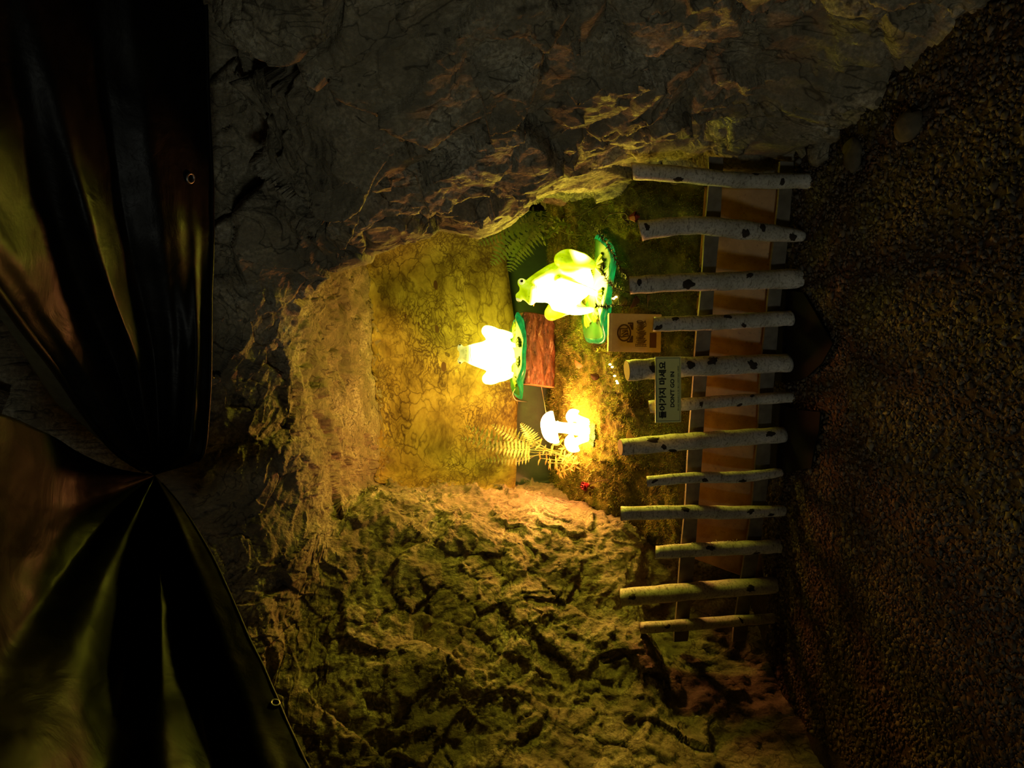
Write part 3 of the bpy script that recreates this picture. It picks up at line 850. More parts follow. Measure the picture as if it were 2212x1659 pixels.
# ------------------------------------------------------------------ cardboard box behind the fence
YB = SURF(1372, 719).y - .085
bc_ = W(1372, 719, YB); kb = mpp(YB)
boxo = thing('cardboard_box', 'small brown cardboard carton with a ring emblem printed on it, propped on the moss', 'box', V3(bc_))
boxo.rotation_euler = (math.radians(-6), math.radians(.6), math.radians(-2))
bw, bh = 42.5 * kb, 59 * kb
bm = bmesh.new(); Vb, Fb = box_v(-bw, bw, 0, .032, -bh, bh)
vs_b = [bm.verts.new(v) for v in Vb]; [bm.faces.new([vs_b[i] for i in f]) for f in Fb]
bmesh.ops.bevel(bm, geom=bm.edges[:], offset=.0015, segments=2, affect='EDGES'); bm_obj('carton', bm, M['kraft'], boxo, False)
mb = MB(); mb.add(*box_v(-bw, bw, -.0012, .002, bh - 7 * kb, bh + .0012)); mb.build('lid_fold', M['kraft_edge'], boxo, False)
def ink(pl, wpx_, parent, mat=M['box_ink'], name='emblem', yo=-.0008):
    mb = MB()
    for (pa, pb) in pl:
        a = Vector((pa[0], 0, pa[1])) * kb; b = Vector((pb[0], 0, pb[1])) * kb
        d = (b - a); n_ = Vector((-d.z, 0, d.x)).normalized() * wpx_ * kb / 2; e_ = d.normalized() * wpx_ * kb * .3
        V_ = [a - n_ - e_, b - n_ + e_, b + n_ + e_, a + n_ - e_]
        V_ = [v_ + Vector((0, yo, 0)) for v_ in V_] + [v_ + Vector((0, .001, 0)) for v_ in V_]
        mb.add(V_, [(3, 2, 1, 0), (4, 5, 6, 7), (0, 1, 5, 4), (1, 2, 6, 5), (2, 3, 7, 6), (3, 0, 4, 7)])
    return mb.build(name, mat, parent, False)
def cpx(X, Yc): return ((719 - (670 + Yc / 15.8)), (1372 - (1300 + X / 15.8)))     # photo crop -> box face
ring = [cpx(745 + 225 * math.cos(a), 780 + 280 * math.sin(a)) for a in [k * 2 * math.pi / 36 for k in range(37)]]
ink(list(zip(ring[:-1], ring[1:])), 3.4, boxo, name='emblem_ring')
pl = []
for s_ in ([(600, 930), (600, 640), (840, 640), (860, 600)], [(640, 930), (900, 890), (880, 820), (760, 850)], [(690, 720), (800, 700), (880, 740)], [(660, 830), (760, 760), (860, 690)], [(720, 870), (830, 800), (890, 790)]):
    qs = [cpx(*p) for p in s_]; pl += list(zip(qs[:-1], qs[1:]))
ink(pl, 2.6, boxo, name='emblem_glyph')
for s_ in ([(890, 445), (1040, 440), (1035, 650), (960, 500), (1030, 560)], [(870, 1085), (1035, 1085), (1035, 900), (960, 1040), (1030, 980)]):
    qs = [cpx(*p) for p in s_]; ink(list(zip(qs[:-1], qs[1:])), 4.0, boxo, name='emblem_corner')
# brush script line: loops and strokes
pl = []
y_ = 380
while y_ < 1110:
    h0 = random.uniform(1170, 1230); h1 = random.uniform(1420, 1560)
    qs = [cpx(h0, y_), cpx((h0 + h1) / 2, y_ + 14), cpx(h1, y_ - 8), cpx(h1 - 60, y_ + 34), cpx(h0 + 60, y_ + 44)]
    pl += list(zip(qs[:-1], qs[1:])); y_ += random.uniform(46, 66)
loop = [cpx(1290 + 100 * math.cos(a), 380 + 42 * math.sin(a)) for a in [k * 6.283 / 14 for k in range(15)]]
pl += list(zip(loop[:-1], loop[1:])) + [(cpx(1480, 330), cpx(1520, 480))]
ink(pl, 1.5, boxo, name='script_lettering')
pl = []
for k in range(7):
    x_ = 1165 + k * 58
    pl += [(cpx(x_, 1160), cpx(x_ + 8, 1250)), (cpx(x_, 1170), cpx(x_ + 36, 1180)), (cpx(x_ + 6, 1235), cpx(x_ + 36, 1245))]
ink(pl, 1.4, boxo, name='small_print')
a0 = cpx(1660, 1290); a1 = cpx(1900, 760)
mb = MB(); mb.add(*box_v(min(a0[0], a1[0]) * kb, max(a0[0], a1[0]) * kb, -.0012, .001, min(a0[1], a1[1]) * kb, max(a0[1], a1[1]) * kb)); mb.build('red_label', M['box_red'], boxo, False)

# ------------------------------------------------------------------ frog lamps
def remesh_blob(shapes, voxel, name):
    """union of ellipsoids / tapered limbs grown into one continuous skin"""
    mb = MB()
    for sh in shapes:
        if sh[0] == 'e':
            _, c, r = sh; V, Fc = blob_mesh(Vector(c), Vector((r[0], 0, 0)), Vector((0, r[1], 0)), Vector((0, 0, r[2])), 20, 14); mb.add(V, Fc)
        else:
            _, pl, rl = sh
            n = len(pl) * 6; sp = spline(pl, n); rr_ = np.interp(np.linspace(0, len(pl) - 1, n), range(len(pl)), rl)
            mb.add(*tube(sp, list(rr_), 16))
            for p, r in ((pl[0], rl[0]), (pl[-1], rl[-1])):
                mb.add(*blob_mesh(Vector(p), Vector((r, 0, 0)), Vector((0, r, 0)), Vector((0, 0, r)), 16, 10))
    tmp = mb.build(name + '_tmp', None)
    md = tmp.modifiers.new('r', 'REMESH'); md.mode = 'VOXEL'; md.voxel_size = voxel
    md = tmp.modifiers.new('s', 'SMOOTH'); md.iterations = 8; md.factor = .5
    dg = bpy.context.evaluated_depsgraph_get(); dg.update()
    me = bpy.data.meshes.new_from_object(tmp.evaluated_get(dg)); me.name = name
    old = tmp.data
    bpy.data.objects.remove(tmp); bpy.data.meshes.remove(old)
    return me

fshape = [('t', [(0, .020, .070), (0, .010, .125), (0, -.012, .175), (0, -.036, .220), (0, -.052, .246)], [.080, .080, .066, .052, .040]),
          ('e', (0, -.075, .243), (.042, .034, .022)),
          ('e', (0, -.015, .11), (.084, .080, .09))]
for s_ in (-1, 1):
    fshape += [('e', (s_ * .031, -.040, .279), (.017, .018, .018)),
               ('t', [(s_ * .070, .040, .045), (s_ * .108, .000, .110), (s_ * .122, -.022, .140)], [.040, .041, .030]),
               ('t', [(s_ * .112, -.012, .125), (s_ * .105, .000, .06), (s_ * .100, -.020, .020)], [.028, .030, .018]),
               ('t', [(s_ * .052, -.062, .140), (s_ * .052, -.098, .070), (s_ * .036, -.108, .014)], [.024, .017, .012])]
frog_me = remesh_blob(fshape, .0068, 'frog_body')

def toes(cx, cy, ang, ln, n=4, spread=1.25):
    mb = MB()
    for k in range(n):
        a = ang + (k / (n - 1) - .5) * spread
        d = Vector((math.cos(a), math.sin(a), 0)); b = Vector((cx, cy, .009))
        p1 = b + d * ln * .5 + Vector((0, 0, .004)); p2 = b + d * ln + Vector((0, 0, -.004))
        mb.add(*tube([b, p1, p2], [.009, .0065, .0075], 8))
    # web between the toes
    V = [Vector((cx, cy, .010))]
    for k in range(13):
        a = ang + (k / 12 - .5) * spread; r = ln * (.62 + .2 * abs(math.cos(k / 12 * 3 * math.pi)))
        V.append(Vector((cx + math.cos(a) * r, cy + math.sin(a) * r, .007)))
    V2 = [v - Vector((0, 0, .003)) for v in V]; o = len(V)
    mb.add(V + V2, [(0, k, k + 1) for k in range(1, 13)] + [(o, o + k + 1, o + k) for k in range(1, 13)] + [(k, o + k, o + k + 1, k + 1) for k in range(1, 13)])
    return mb

def frog_lamp(name, label, loc, rz, scale, skin, pad_rot, seed):
    rnd = random.Random(seed)
    root = thing(name, label, 'lamp', loc, rz, None); root.scale = (scale,) * 3
    nA, nR = 96, 9
    V = []; edge = []
    def er(a): return .203 * (1 + .07 * math.cos(3 * a + pad_rot) + .05 * math.cos(5 * a + 1.3 + pad_rot) + .03 * math.sin(8 * a))
    def ez(a): return .020 + .011 * math.sin(4 * a + pad_rot * 2) + .006 * math.sin(7 * a)
    for j in range(nR):
        f = j / (nR - 1)
        for k in range(nA):
            a = 2 * math.pi * k / nA; r = er(a) * .93 * f
            V.append((r * math.cos(a), r * math.sin(a), .026 * (1 - f * f) + (ez(a) + .008) * f * f + .0018 * math.cos(11 * a) * f))
    Fc = []
    for j in range(nR - 1):
        for k in range(nA):
            k2 = (k + 1) % nA
            Fc.append((j * nA + k, j * nA + k2, (j + 1) * nA + k2, (j + 1) * nA + k))
    py_mesh('lily_leaf', V, Fc, M['pad_top'], root)
    prof = [(.93, .008), (1.0, .004), (1.02, -.004), (.98, -.014), (.86, -.02)]
    V = []; Fc = []
    for pr, pz in prof:
        for k in range(nA):
            a = 2 * math.pi * k / nA; r = er(a) * pr; z = max(ez(a) + pz, 0.0) if pr > .9 else 0.0
            V.append((r * math.cos(a), r * math.sin(a), z))
    for j in range(len(prof) - 1):
        for k in range(nA):
            k2 = (k + 1) % nA; Fc.append((j * nA + k, (j + 1) * nA + k, (j + 1) * nA + k2, j * nA + k2))
    Fc.append(tuple((len(prof) - 1) * nA + k for k in range(nA))[::-1])
    py_mesh('leaf_rim', V, Fc, M['pad_rim'], root)
    hz = .028
    me = frog_me.copy(); body = link('frog_body', me, skin, root); body.location = (0, .02, hz)
    for s_ in (-1, 1):
        for c_, ang, ln in (((s_ * .104, -.030), -math.pi / 2 + s_ * .75, .062), ((s_ * .036, -.112), -math.pi / 2 + s_ * .45, .044)):
            f_ = toes(c_[0], c_[1] + .02, ang, ln).build('webbed_foot', M['toe'], root, False); f_.location = (0, 0, hz - .006)
        ev, ef = blob_mesh(Vector((0, 0, 0)), Vector((.0125, 0, 0)), Vector((0, .0125, 0)), Vector((0, 0, .0125)), 16, 12)
        eye = py_mesh('eye', ev, ef, M['eye_white'], root)
        ed = Vector((s_ * .72, -.66, .12)).normalized()
        eye.location = Vector((s_ * .031, -.020, .279 + hz)) + ed * .0085
        pv, pf = blob_mesh(ed * .0085, Vector((-ed.y, ed.x, 0)) * .0062, Vector((0, 0, .0068)), ed * .0050, 12, 8)
        py_mesh('pupil', pv, pf, M['black'], eye)
        nv, nf = blob_mesh(Vector((s_ * .011, -.0805, .258 + hz)), Vector((.0016, 0, 0)), Vector((0, .0016, 0)), Vector((0, 0, .0012)), 6, 4)
        py_mesh('nostril', nv, nf, M['black'], root)
    mp = []
    for k in range(25):
        a = (k / 24 - .5) * 2.9
        mp.append(Vector((math.sin(a) * .0440, -.055 - math.cos(a) * .0355 + .002, .2375 + hz - abs(math.sin(a)) * .006)))
    py_mesh('mouth', *tube(mp, .0011, 6), M['mouth'], root)
    # painted dark dashes and specks, seated on the skin
    bmv = bmesh.new(); bmv.from_mesh(frog_me); bmv.normal_update(); bmv.verts.ensure_lookup_table()
    mb = MB(); cnt = 0
    while cnt < 70:
        v = bmv.verts[rnd.randrange(len(bmv.verts))]
        if v.normal.y < .05 and not (abs(v.co.x) > .085): continue
        if v.co.z < .03: continue
        cnt += 1
        n_ = v.normal; t1 = n_.orthogonal().normalized(); t2 = n_.cross(t1)
        a = rnd.uniform(0, 3); u1 = t1 * math.cos(a) + t2 * math.sin(a); u2 = n_.cross(u1)
        big = rnd.random() < .12
        mb.add(*blob_mesh(v.co + Vector((0, .02, hz)), u1 * (.006 if big else .0013), u2 * .0011, n_ * .0007, 6, 4))
    for s_ in (-1, 1):
        for z_, ln in ((.150, .007), (.072, .006)):
            best = min(bmv.verts, key=lambda q: (q.co.x - s_ * .078) ** 2 + (q.co.z - z_) ** 2 + (q.co.y + .055) ** 2)
            mb.add(*blob_mesh(best.co + Vector((0, .02, hz)), Vector((.002 * s_, 0, ln)), best.normal.cross(Vector((0, 0, 1))) * .0014, best.normal * .001, 8, 5))
    bmv.free()
    mb.build('speckles', M['black'], root)['kind'] = 'stuff'
    return root

YB1 = 3.14
p0 = W(1293, 622, YB1)
frog_lamp('frog_lamp', 'large glowing lime green frog lamp sitting on a lily leaf in the moss', (p0.x, YB1, p0.z - .005), math.radians(-42), 1.12, M['frog_big'], .4, 1)

# log under the small frog
YL = SURF(1190, 757, 0, False).y
lc = W(1155, 757, YL); kl = mpp(YL)
lg = thing('log', 'short varnished reddish brown log lying behind the frogs', 'log', (lc.x, YL, lc.z - 38 * kl))
Rl = 35 * kl; Ll = 75 * kl
nA, nL = 56, 60
V = []; rr_ = random.Random(5)
for j in range(nL + 1):
    x = -Ll + 2 * Ll * j / nL
    for k in range(nA):
        a = 2 * math.pi * k / nA
        r = Rl * (1 + .035 * math.sin(5 * a + x * 9) + .03 * math.sin(13 * a + 3 * math.sin(x * 25)) + .02 * math.sin(21 * a + x * 60) + rr_.uniform(-.012, .012))
        ca_, sa_ = math.cos(a), math.sin(a)
        # squarish section with flattened top and bottom
        q_ = (abs(ca_) ** 5 + abs(sa_) ** 5) ** (-1 / 5)
        V.append((x + (.012 * sa_ if j in (0, nL) else 0), r * q_ * ca_ * 1.15, Rl + r * q_ * sa_))
Fc = [tuple(f) for f in grid_faces(nL + 1, nA, True)]
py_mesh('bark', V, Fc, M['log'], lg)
for s_, j in ((-1, 0), (1, nL)):
    ringv = [Vector(V[j * nA + k]) for k in range(nA)]; cen = sum(ringv, Vector()) / nA
    VV = [cen + Vector((s_ * .006, 0, 0))] + ringv + [cen + (p - cen) * .9 + Vector((s_ * .005, 0, 0)) for p in ringv]
    FF = [(0, 1 + nA + k, 1 + nA + (k + 1) % nA) for k in range(nA)] + [(1 + k, 1 + (k + 1) % nA, 1 + nA + (k + 1) % nA, 1 + nA + k) for k in range(nA)]
    py_mesh('cut_face', VV, FF, M['log_end'], lg)

p1 = W(1121, 767, YL)
frog_lamp('frog_lamp', 'small glowing white frog lamp on a lily leaf on top of the log', (p1.x, YL, lc.z + 34 * kl - .003), math.radians(5), .97, M['frog_small'], 2.1, 2)

# ------------------------------------------------------------------ mushroom lamp
pm = SURF(1274, 930, 0, False); YM = pm.y; km = mpp(YM)
mush = thing('mushroom_lamp', 'glowing white cluster of three mushrooms on a green grass base', 'lamp', V3(pm))
def lathe(prof, n=32):
    V = []; Fc = []
    for r, z in prof:
        for k in range(n):
            a = 2 * math.pi * k / n; V.append(Vector((r * math.cos(a), r * math.sin(a), z)))
    for j in range(len(prof) - 1):
        for k in range(n):
            k2 = (k + 1) % n; Fc.append((j * n + k, j * n + k2, (j + 1) * n + k2, (j + 1) * n + k))
    return V, Fc
def cap_prof(R, H):
    pr = [(R * .16, -.02 * H), (R * .7, .02 * H), (R * .95, .0), (R, .10 * H)]
    for k in range(1, 11):
        a = k / 10 * math.pi / 2
        pr.append((R * math.cos(a) ** .8 if k < 10 else .0005, .10 * H + .90 * H * math.sin(a)))
    return pr
def mushroom(cx_px, cap_px, half_px, H_px, tilt, foot_px, cap_dy=0.0, stem_r=10):
    """cap centre (u right, v up in px from the base centre)"""
    cpos = Vector((cap_px[0] * km, cap_dy, cap_px[1] * km)); foot = Vector((foot_px * km, 0, -.005))
    rot = Euler((math.radians(-13), math.radians(tilt), 0)).to_matrix()
    V, Fc = lathe(cap_prof(half_px * km, H_px * km))
    c = py_mesh('cap', [rot @ v for v in V], Fc, M['mushroom_cap'], mush); c.location = cpos
    st = spline([foot, foot.lerp(cpos, .55) + Vector((0, 0, 0)), cpos + rot @ Vector((0, 0, .004))], 14)
    rr2 = [stem_r * km * f for f in np.interp(np.linspace(0, 1, 14), [0, .25, .7, .88, .9, 1], [1.35, 1.12, .92, .95, 1.15, .95])]
    py_mesh('stem', *tube(st, rr2, 18), M['mushroom_stem'], mush)
mushroom(0, (9, 76), 36, 33, -12, -1, 0, 12.5)
mushroom(0, (29, 35), 17, 21, 30, 12, -.02, 9)
mushroom(0, (-24, 33), 21, 25, -24, -10, -.015, 9)
# grassy base: jagged mound
V = []; Fc = []; n_ = 60
for j in range(8):
    f = j / 7
    for k in range(n_):
        a = 2 * math.pi * k / n_
        r = (4 + 34 * f) * km * (1 + .10 * math.sin(9 * a) * f)
        z = (10 * (1 - f) ** .8 - 3) * km + (3.2 * km * (k % 2) * math.sin(math.pi * f))
        V.append(Vector((r * math.cos(a), r * math.sin(a) * .8, z)))
for j in range(7):
    for k in range(n_):
        k2 = (k + 1) % n_; Fc.append((j * n_ + k, (j + 1) * n_ + k, (j + 1) * n_ + k2, j * n_ + k2))
py_mesh('grass_base', V, Fc, M['mushroom_base'], mush, False)

# ------------------------------------------------------------------ backdrop sheets
def sheet_uv(o, na, nb):
    me = o.data; uvl = me.uv_layers.new(name='UVMap')
    li = np.empty(len(me.loops), dtype=np.int32); me.loops.foreach_get('vertex_index', li)
    k = li % (na * nb); r = k // nb; c = k % nb
    uv = np.stack([r / (na - 1), 1 - c / (nb - 1)], -1).astype(np.float32)
    uvl.data.foreach_set('uv', uv.ravel())
YK = 4.06
ctrl = []
for (yt, xt, ym_, yb_, xb, dY) in ((1062, 790, 1062, 1062, 1112, -.30), (1012, 790, 1005, 1000, 1116, -.10), (900, 790, 900, 895, 1117, .0), (800, 785, 800, 800, 1122, .01), (700, 780, 700, 700, 1112, .0), (600, 775, 590, 575, 1096, .0), (540, 775, 520, 505, 1090, -.03), (480, 790, 465, 450, 1088, -.14), (440, 800, 425, 415, 1088, -.34)):
    ctrl.append([P(xt, yt, YK + dY), P((xt + xb) / 2 + 5, ym_, YK + dY + .015), P(xb, yb_, YK + dY - .01)])
o = strip('backdrop_sheet', ctrl, M['mural'], None, .003, 22)
sheet_uv(o, 22 * 8 + 1, 21); tag(o, 'tan printed rock pattern backdrop sheet hanging at the back of the niche', 'backdrop')
ctrl = []
for (y, dY) in ((1060, -.3), (1015, .03), (960, .05), (840, .06), (700, .05), (580, .05), (500, .02), (455, -.06)):
    ctrl.append([P(1070, y, YK + .05 + dY * .3), P(1140, y, YK + .02), P(1215, y, YK - .04)])
o = strip('green_sheet', ctrl, M['green_sheet'], None, .003, 16); tag(o, 'dark green plastic sheet below the printed backdrop', 'sheet')

def press(o, origin=(.12, 3.3, 1.05)):
    o_ = Vector(origin)
    for v_ in o.data.vertices:
        d = v_.co - o_; L_ = d.length; h = WALLS.ray_cast(o_, d / L_, L_)
        if h[0] is not None: v_.co = h[0] - d / L_ * .002
    o.data.update()
for o in (bpy.data.objects['backdrop_sheet'], bpy.data.objects['green_sheet']): press(o)

# ------------------------------------------------------------------ black tarpaulins gathered to one point
GP = (334, 1027, 2.48)
def tarp(name, curves, label, amp_seed, ext, ncol=26):
    cs = []
    for c in curves:
        row = [P(*GP)] + [P(*p) for p in c]
        a_, b_ = Vector(row[-2]), Vector(row[-1])
        row.append(V3(b_ + (b_ - a_) * ext))          # the sheets go on beyond the picture
        cs.append(row)
    A_ = pchip(np.array(cs), [ncol] * (len(cs) - 1))
    A_ = np.moveaxis(pchip(np.moveaxis(A_, 1, 0), [22, 22, 26, 26, 18]), 0, 1)
    nn = surf_normals(np.asarray(A_))
    nn = np.nan_to_num(nn)
    a, b = A_.shape[:2]
    u = np.linspace(0, 1, a)[:, None]; r = np.linspace(0, 1, b)[None, :]
    pleat = (.0035 * np.sin(u * 31 + amp_seed) + .0016 * np.sin(u * 67 + 2 * amp_seed)) * np.minimum(r * 3.0, 1.0) * (1.1 - .5 * r)
    crum = fbm((A_ * np.array([5, 5, 5])).reshape(-1, 3), 4, seed=amp_seed).reshape(a, b) * .014 * np.minimum(r * 2, 1)
    A_ = A_ + nn * (pleat + crum)[..., None]
    o = np_mesh(name, A_.reshape(-1, 3), grid_faces(a, b), M['tarp'])
    md = o.modifiers.new('thickness', 'SOLIDIFY'); md.thickness = .0025
    tag(o, label, 'tarpaulin', 'black tarpaulins under the cave roof')
    return o, A_
R = [
    [(437, 984, 2.40), (453, 850, 2.38), (457, 440, 2.28), (436, -140, 2.06)],
    [(405, 960, 2.37), (420, 780, 2.34), (408, 420, 2.20), (370, -140, 1.95)],
    [(372, 945, 2.40), (378, 770, 2.34), (345, 430, 2.12), (280, -140, 1.86)],
    [(345, 940, 2.42), (335, 780, 2.36), (270, 470, 2.12), (190, -140, 1.82)],
    [(318, 925, 2.36), (296, 790, 2.26), (205, 520, 2.00), (50, -120, 1.66)],
    [(300, 940, 2.42), (255, 800, 2.32), (150, 560, 2.05), (-60, 0, 1.62)],
    [(278, 955, 2.38), (205, 840, 2.24), (90, 650, 1.98), (-110, 330, 1.58)],
    [(252, 975, 2.38), (150, 840, 2.22), (45, 700, 1.98), (-130, 470, 1.60)],
]
tr, TA = tarp('tarpaulin', R, 'black tarpaulin with a straight hem along the rock brow above the niche', 3, .22)
Lc = [
    [(392, 1095, 2.40), (452, 1190, 2.30), (545, 1395, 2.05), (700, 1730, 1.62)],
    [(372, 1110, 2.36), (415, 1230, 2.24), (492, 1450, 1.98), (610, 1760, 1.58)],
    [(352, 1115, 2.41), (378, 1250, 2.30), (420, 1480, 2.03), (480, 1770, 1.62)],
    [(340, 1120, 2.36), (345, 1260, 2.20), (348, 1490, 1.92), (350, 1790, 1.52)],
    [(318, 1115, 2.41), (300, 1260, 2.28), (270, 1490, 2.00), (240, 1790, 1.58)],
    [(296, 1105, 2.36), (235, 1230, 2.20), (150, 1440, 1.90), (60, 1740, 1.48)],
    [(270, 1085, 2.41), (175, 1180, 2.26), (50, 1330, 1.98), (-110, 1540, 1.55)],
    [(255, 1055, 2.37), (140, 1090, 2.22), (10, 1130, 1.95), (-140, 1190, 1.56)],
    [(250, 1012, 2.40), (150, 965, 2.28), (50, 912, 2.02), (-130, 850, 1.60)],
]
tl, TB = tarp('tarpaulin', Lc, 'black tarpaulin with sharp folds sagging above the left rock wall', 8, .95)
def ring_part(name, c, nrm, R_, r_, mat, parent):
    V = []; Fc = []; n_ = Vector(nrm).normalized(); u = n_.orthogonal().normalized(); v = n_.cross(u)
    for i in range(28):
        a = 2 * math.pi * i / 28; d = u * math.cos(a) + v * math.sin(a)
        for k in range(8):
            b = 2 * math.pi * k / 8; V.append(d * (R_ + r_ * math.cos(b)) + n_ * r_ * math.sin(b))
    for i in range(28):
        for k in range(8):
            Fc.append((i * 8 + k, ((i + 1) % 28) * 8 + k, ((i + 1) % 28) * 8 + (k + 1) % 8, i * 8 + (k + 1) % 8))
    o = py_mesh(name, V, Fc, mat, parent); o.location = c; return o
def near(Agrid, x, y):
    best = None
    a, b = Agrid.shape[:2]
    Q = Agrid.reshape(-1, 3) - np.array(CAM)
    dep = Q @ np.array(FWD); xs = PX / 2 - (Q @ np.array(UPV)) / dep * F; ys_ = PY / 2 - (Q @ np.array(RIGHT)) / dep * F
    k = int(np.argmin((xs - x) ** 2 + (ys_ - y) ** 2))
    i, j = min(max(k // b, 1), a - 2), min(max(k % b, 1), b - 2)
    n_ = np.cross(Agrid[i + 1, j] - Agrid[i - 1, j], Agrid[i, j + 1] - Agrid[i, j - 1]); n_ /= np.linalg.norm(n_)
    p = Vector(Agrid[k // b, k % b]); n_ = Vector(n_)
    if n_.dot(CAM - p) < 0: n_ = -n_
    return p + n_ * .004, n_
c_, n_ = near(TA, 411, 381); ring_part('grommet', c_, n_, .012, .0032, M['steel'], tr)
c_, n_ = near(TB, 594, 1522); ring_part('grommet', c_, n_, .0095, .003, M['steel'], tl)
# rolled hem along the straight edge
mb = MB(); mb.add(*tube([Vector(TA[0, j]) for j in range(18, TA.shape[1], 3)], .006, 8)); mb.build('hem', M['tarp'], tr)
mb = MB(); mb.add(*tube([Vector(TB[0, j]) for j in range(6, TB.shape[1], 3)], .005, 8)); mb.build('hem', M['tarp'], tl)
mb = MB(); mb.add(*tube([Vector(TA[-1, j]) for j in range(6, TA.shape[1], 3)], .011, 8)); mb.build('rolled_edge', M['tarp'], tr)
M['tarp_under'] = plain('tarpaulin_grey_underside', (0.05, 0.055, 0.035), 0.5, 0.2, 0, 0.5, 30, 0.4, 0.006)
fin_ = [(262, 968, 2.385), (205, 900, 2.31), (150, 838, 2.22), (98, 770, 2.11), (45, 698, 1.985), (-20, 612, 1.83)]
fout = [(258, 985, 2.40), (186, 925, 2.37), (120, 868, 2.28), (68, 792, 2.17), (20, 716, 2.03), (-40, 632, 1.87)]
strip('folded_flap', [[P(*a), P((a[0] + b[0]) / 2 + 3, (a[1] + b[1]) / 2 - 3, (a[2] + b[2]) / 2 - .01), P(*b)] for a, b in zip(fin_, fout)], M['tarp_under'], tr, .003, 14)
# ------------------------------------------------------------------ plants
def frond(parent, Sx, Ex, bend, width, n=17, mat=None, face=(0, -1, .25)):
    S_ = Vector(Sx); E_ = Vector(Ex); mid_ = (S_ + E_) / 2 + Vector(bend)
    sp = spline([S_, mid_, E_], 24); mb = MB()
    mb.add(*tube(sp, [.0022 * (1 - .75 * i / 23) for i in range(24)], 6))
    fv = Vector(face).normalized()
    for i in range(n):
        f = .10 + .88 * i / (n - 1); k = f * 23; a = sp[min(int(k), 22)].lerp(sp[min(int(k) + 1, 23)], k - int(k))
        tg = (sp[min(int(k) + 1, 23)] - sp[max(int(k) - 1, 0)]).normalized()
        prof = math.sin(math.pi * min(1, f * .75 + .22)) ** .8 * (1 - f * .25)
        for s_ in (-1, 1):
            sd = tg.cross(fv).normalized() * s_
            ax_ = (sd + tg * .42 + Vector((0, 0, -.10)) + Vector((random.uniform(-.06, .06),) * 3)).normalized()
            ln = width * max(prof, .12) * random.uniform(.88, 1.08); wd_ = ln * .19 + .0014
            up_ = ax_.cross(sd.cross(tg)).normalized()
            V = []; m_ = 7
            for j in range(m_):
                t_ = j / (m_ - 1); c = a + ax_ * ln * t_ + fv * (.006 * math.sin(t_ * 2.5)) + Vector((0, 0, -.10 * ln * t_ * t_))
                h = wd_ * (1 - t_) ** .7 * (1.0 if j % 2 == 0 else .62) * (.55 if j == 0 else 1)
                V += [c + up_ * h, c - up_ * h]
            mb.add(V, [(2 * j, 2 * j + 1, 2 * j + 3, 2 * j + 2) for j in range(m_ - 1)])
    return mb.build('frond', mat or M['fern'], parent, False)

fr1 = thing('fern', 'lime lit fern hanging over the dark green sheet beside the grey rock', 'fern', V3(SURF(1208, 480, -.004)))
o1 = Vector(fr1.location)
def PF(x, y, Y, o): return W(x, y, Y) - o
for (s0, e0, b, wd_, mt_) in (((1168, 498, 3.5), (1100, 586, 3.42), (0, -.03, .03), .070, 'fern'), ((1160, 490, 3.55), (1062, 572, 3.5), (0, -.02, .03), .075, 'fern'),
                              ((1160, 482, 3.6), (1034, 528, 3.55), (0, -.02, .03), .065, 'fern'), ((1165, 480, 3.55), (1090, 492, 3.45), (0, -.04, .02), .05, 'fern'),
                              ((1175, 480, 3.5), (1128, 540, 3.4), (0, -.03, .02), .05, 'fern'), ((1170, 476, 3.62), (1048, 505, 3.62), (0, -.02, .02), .055, 'fern')):
    frond(fr1, PF(*s0, o1), PF(*e0, o1), b, wd_, 14, M[mt_])
    py_mesh('stalk', *tube(spline([Vector((0, 0, 0)), PF(*s0, o1) * .5 + Vector((0, .01, .012)), PF(*s0, o1)], 10), .0022, 6), M['fern'], fr1)
fr2 = thing('fern', 'pale green fern standing against the orange rock of the niche', 'fern', V3(SURF(1222, 978, -.004)))
o2 = Vector(fr2.location)
for (s0, e0, b, wd_, mt_) in (((1150, 968, 3.7), (1008, 920, 3.72), (-.01, -.03, .02), .055, 'fern'), ((1150, 962, 3.66), (1062, 918, 3.62), (0, -.03, .01), .05, 'fern'),
                              ((1155, 978, 3.7), (998, 946, 3.75), (0, -.02, .015), .055, 'fern'), ((1150, 972, 3.62), (1045, 965, 3.6), (0, -.04, .0), .055, 'fern'),
                              ((1158, 966, 3.62), (1125, 915, 3.55), (0, -.03, 0), .045, 'fern'), ((1150, 985, 3.66), (1050, 995, 3.66), (0, -.02, 0), .045, 'fern')):
    frond(fr2, PF(*s0, o2), PF(*e0, o2), b, wd_, 14, M[mt_])
    py_mesh('stalk', *tube(spline([Vector((0, 0, 0)), PF(*s0, o2) * .5 + Vector((0, .01, .012)), PF(*s0, o2)], 10), .0022, 6), M['fern'], fr2)

def leaf_mesh(name, L_, Wd, curl=.25, fold=.15, mat=None, teeth=0):
    V = []; n_ = 9
    for j in range(n_):
        t_ = j / (n_ - 1); h = Wd * math.sin(math.pi * t_ ** .8) * (1 - .15 * (j % 2) * teeth) + .0003
        z = -curl * L_ * t_ * t_
        V += [Vector((L_ * t_, -h, z + fold * h)), Vector((L_ * t_, 0, z)), Vector((L_ * t_, h, z + fold * h))]
    Fc = []
    for j in range(n_ - 1):
        a = j * 3; Fc += [(a, a + 3, a + 4, a + 1), (a + 1, a + 4, a + 5, a + 2)]
    me = bpy.data.meshes.new(name); me.from_pydata([tuple(v) for v in V], [], Fc); me.update()
    if mat: me.materials.append(mat)
    return me

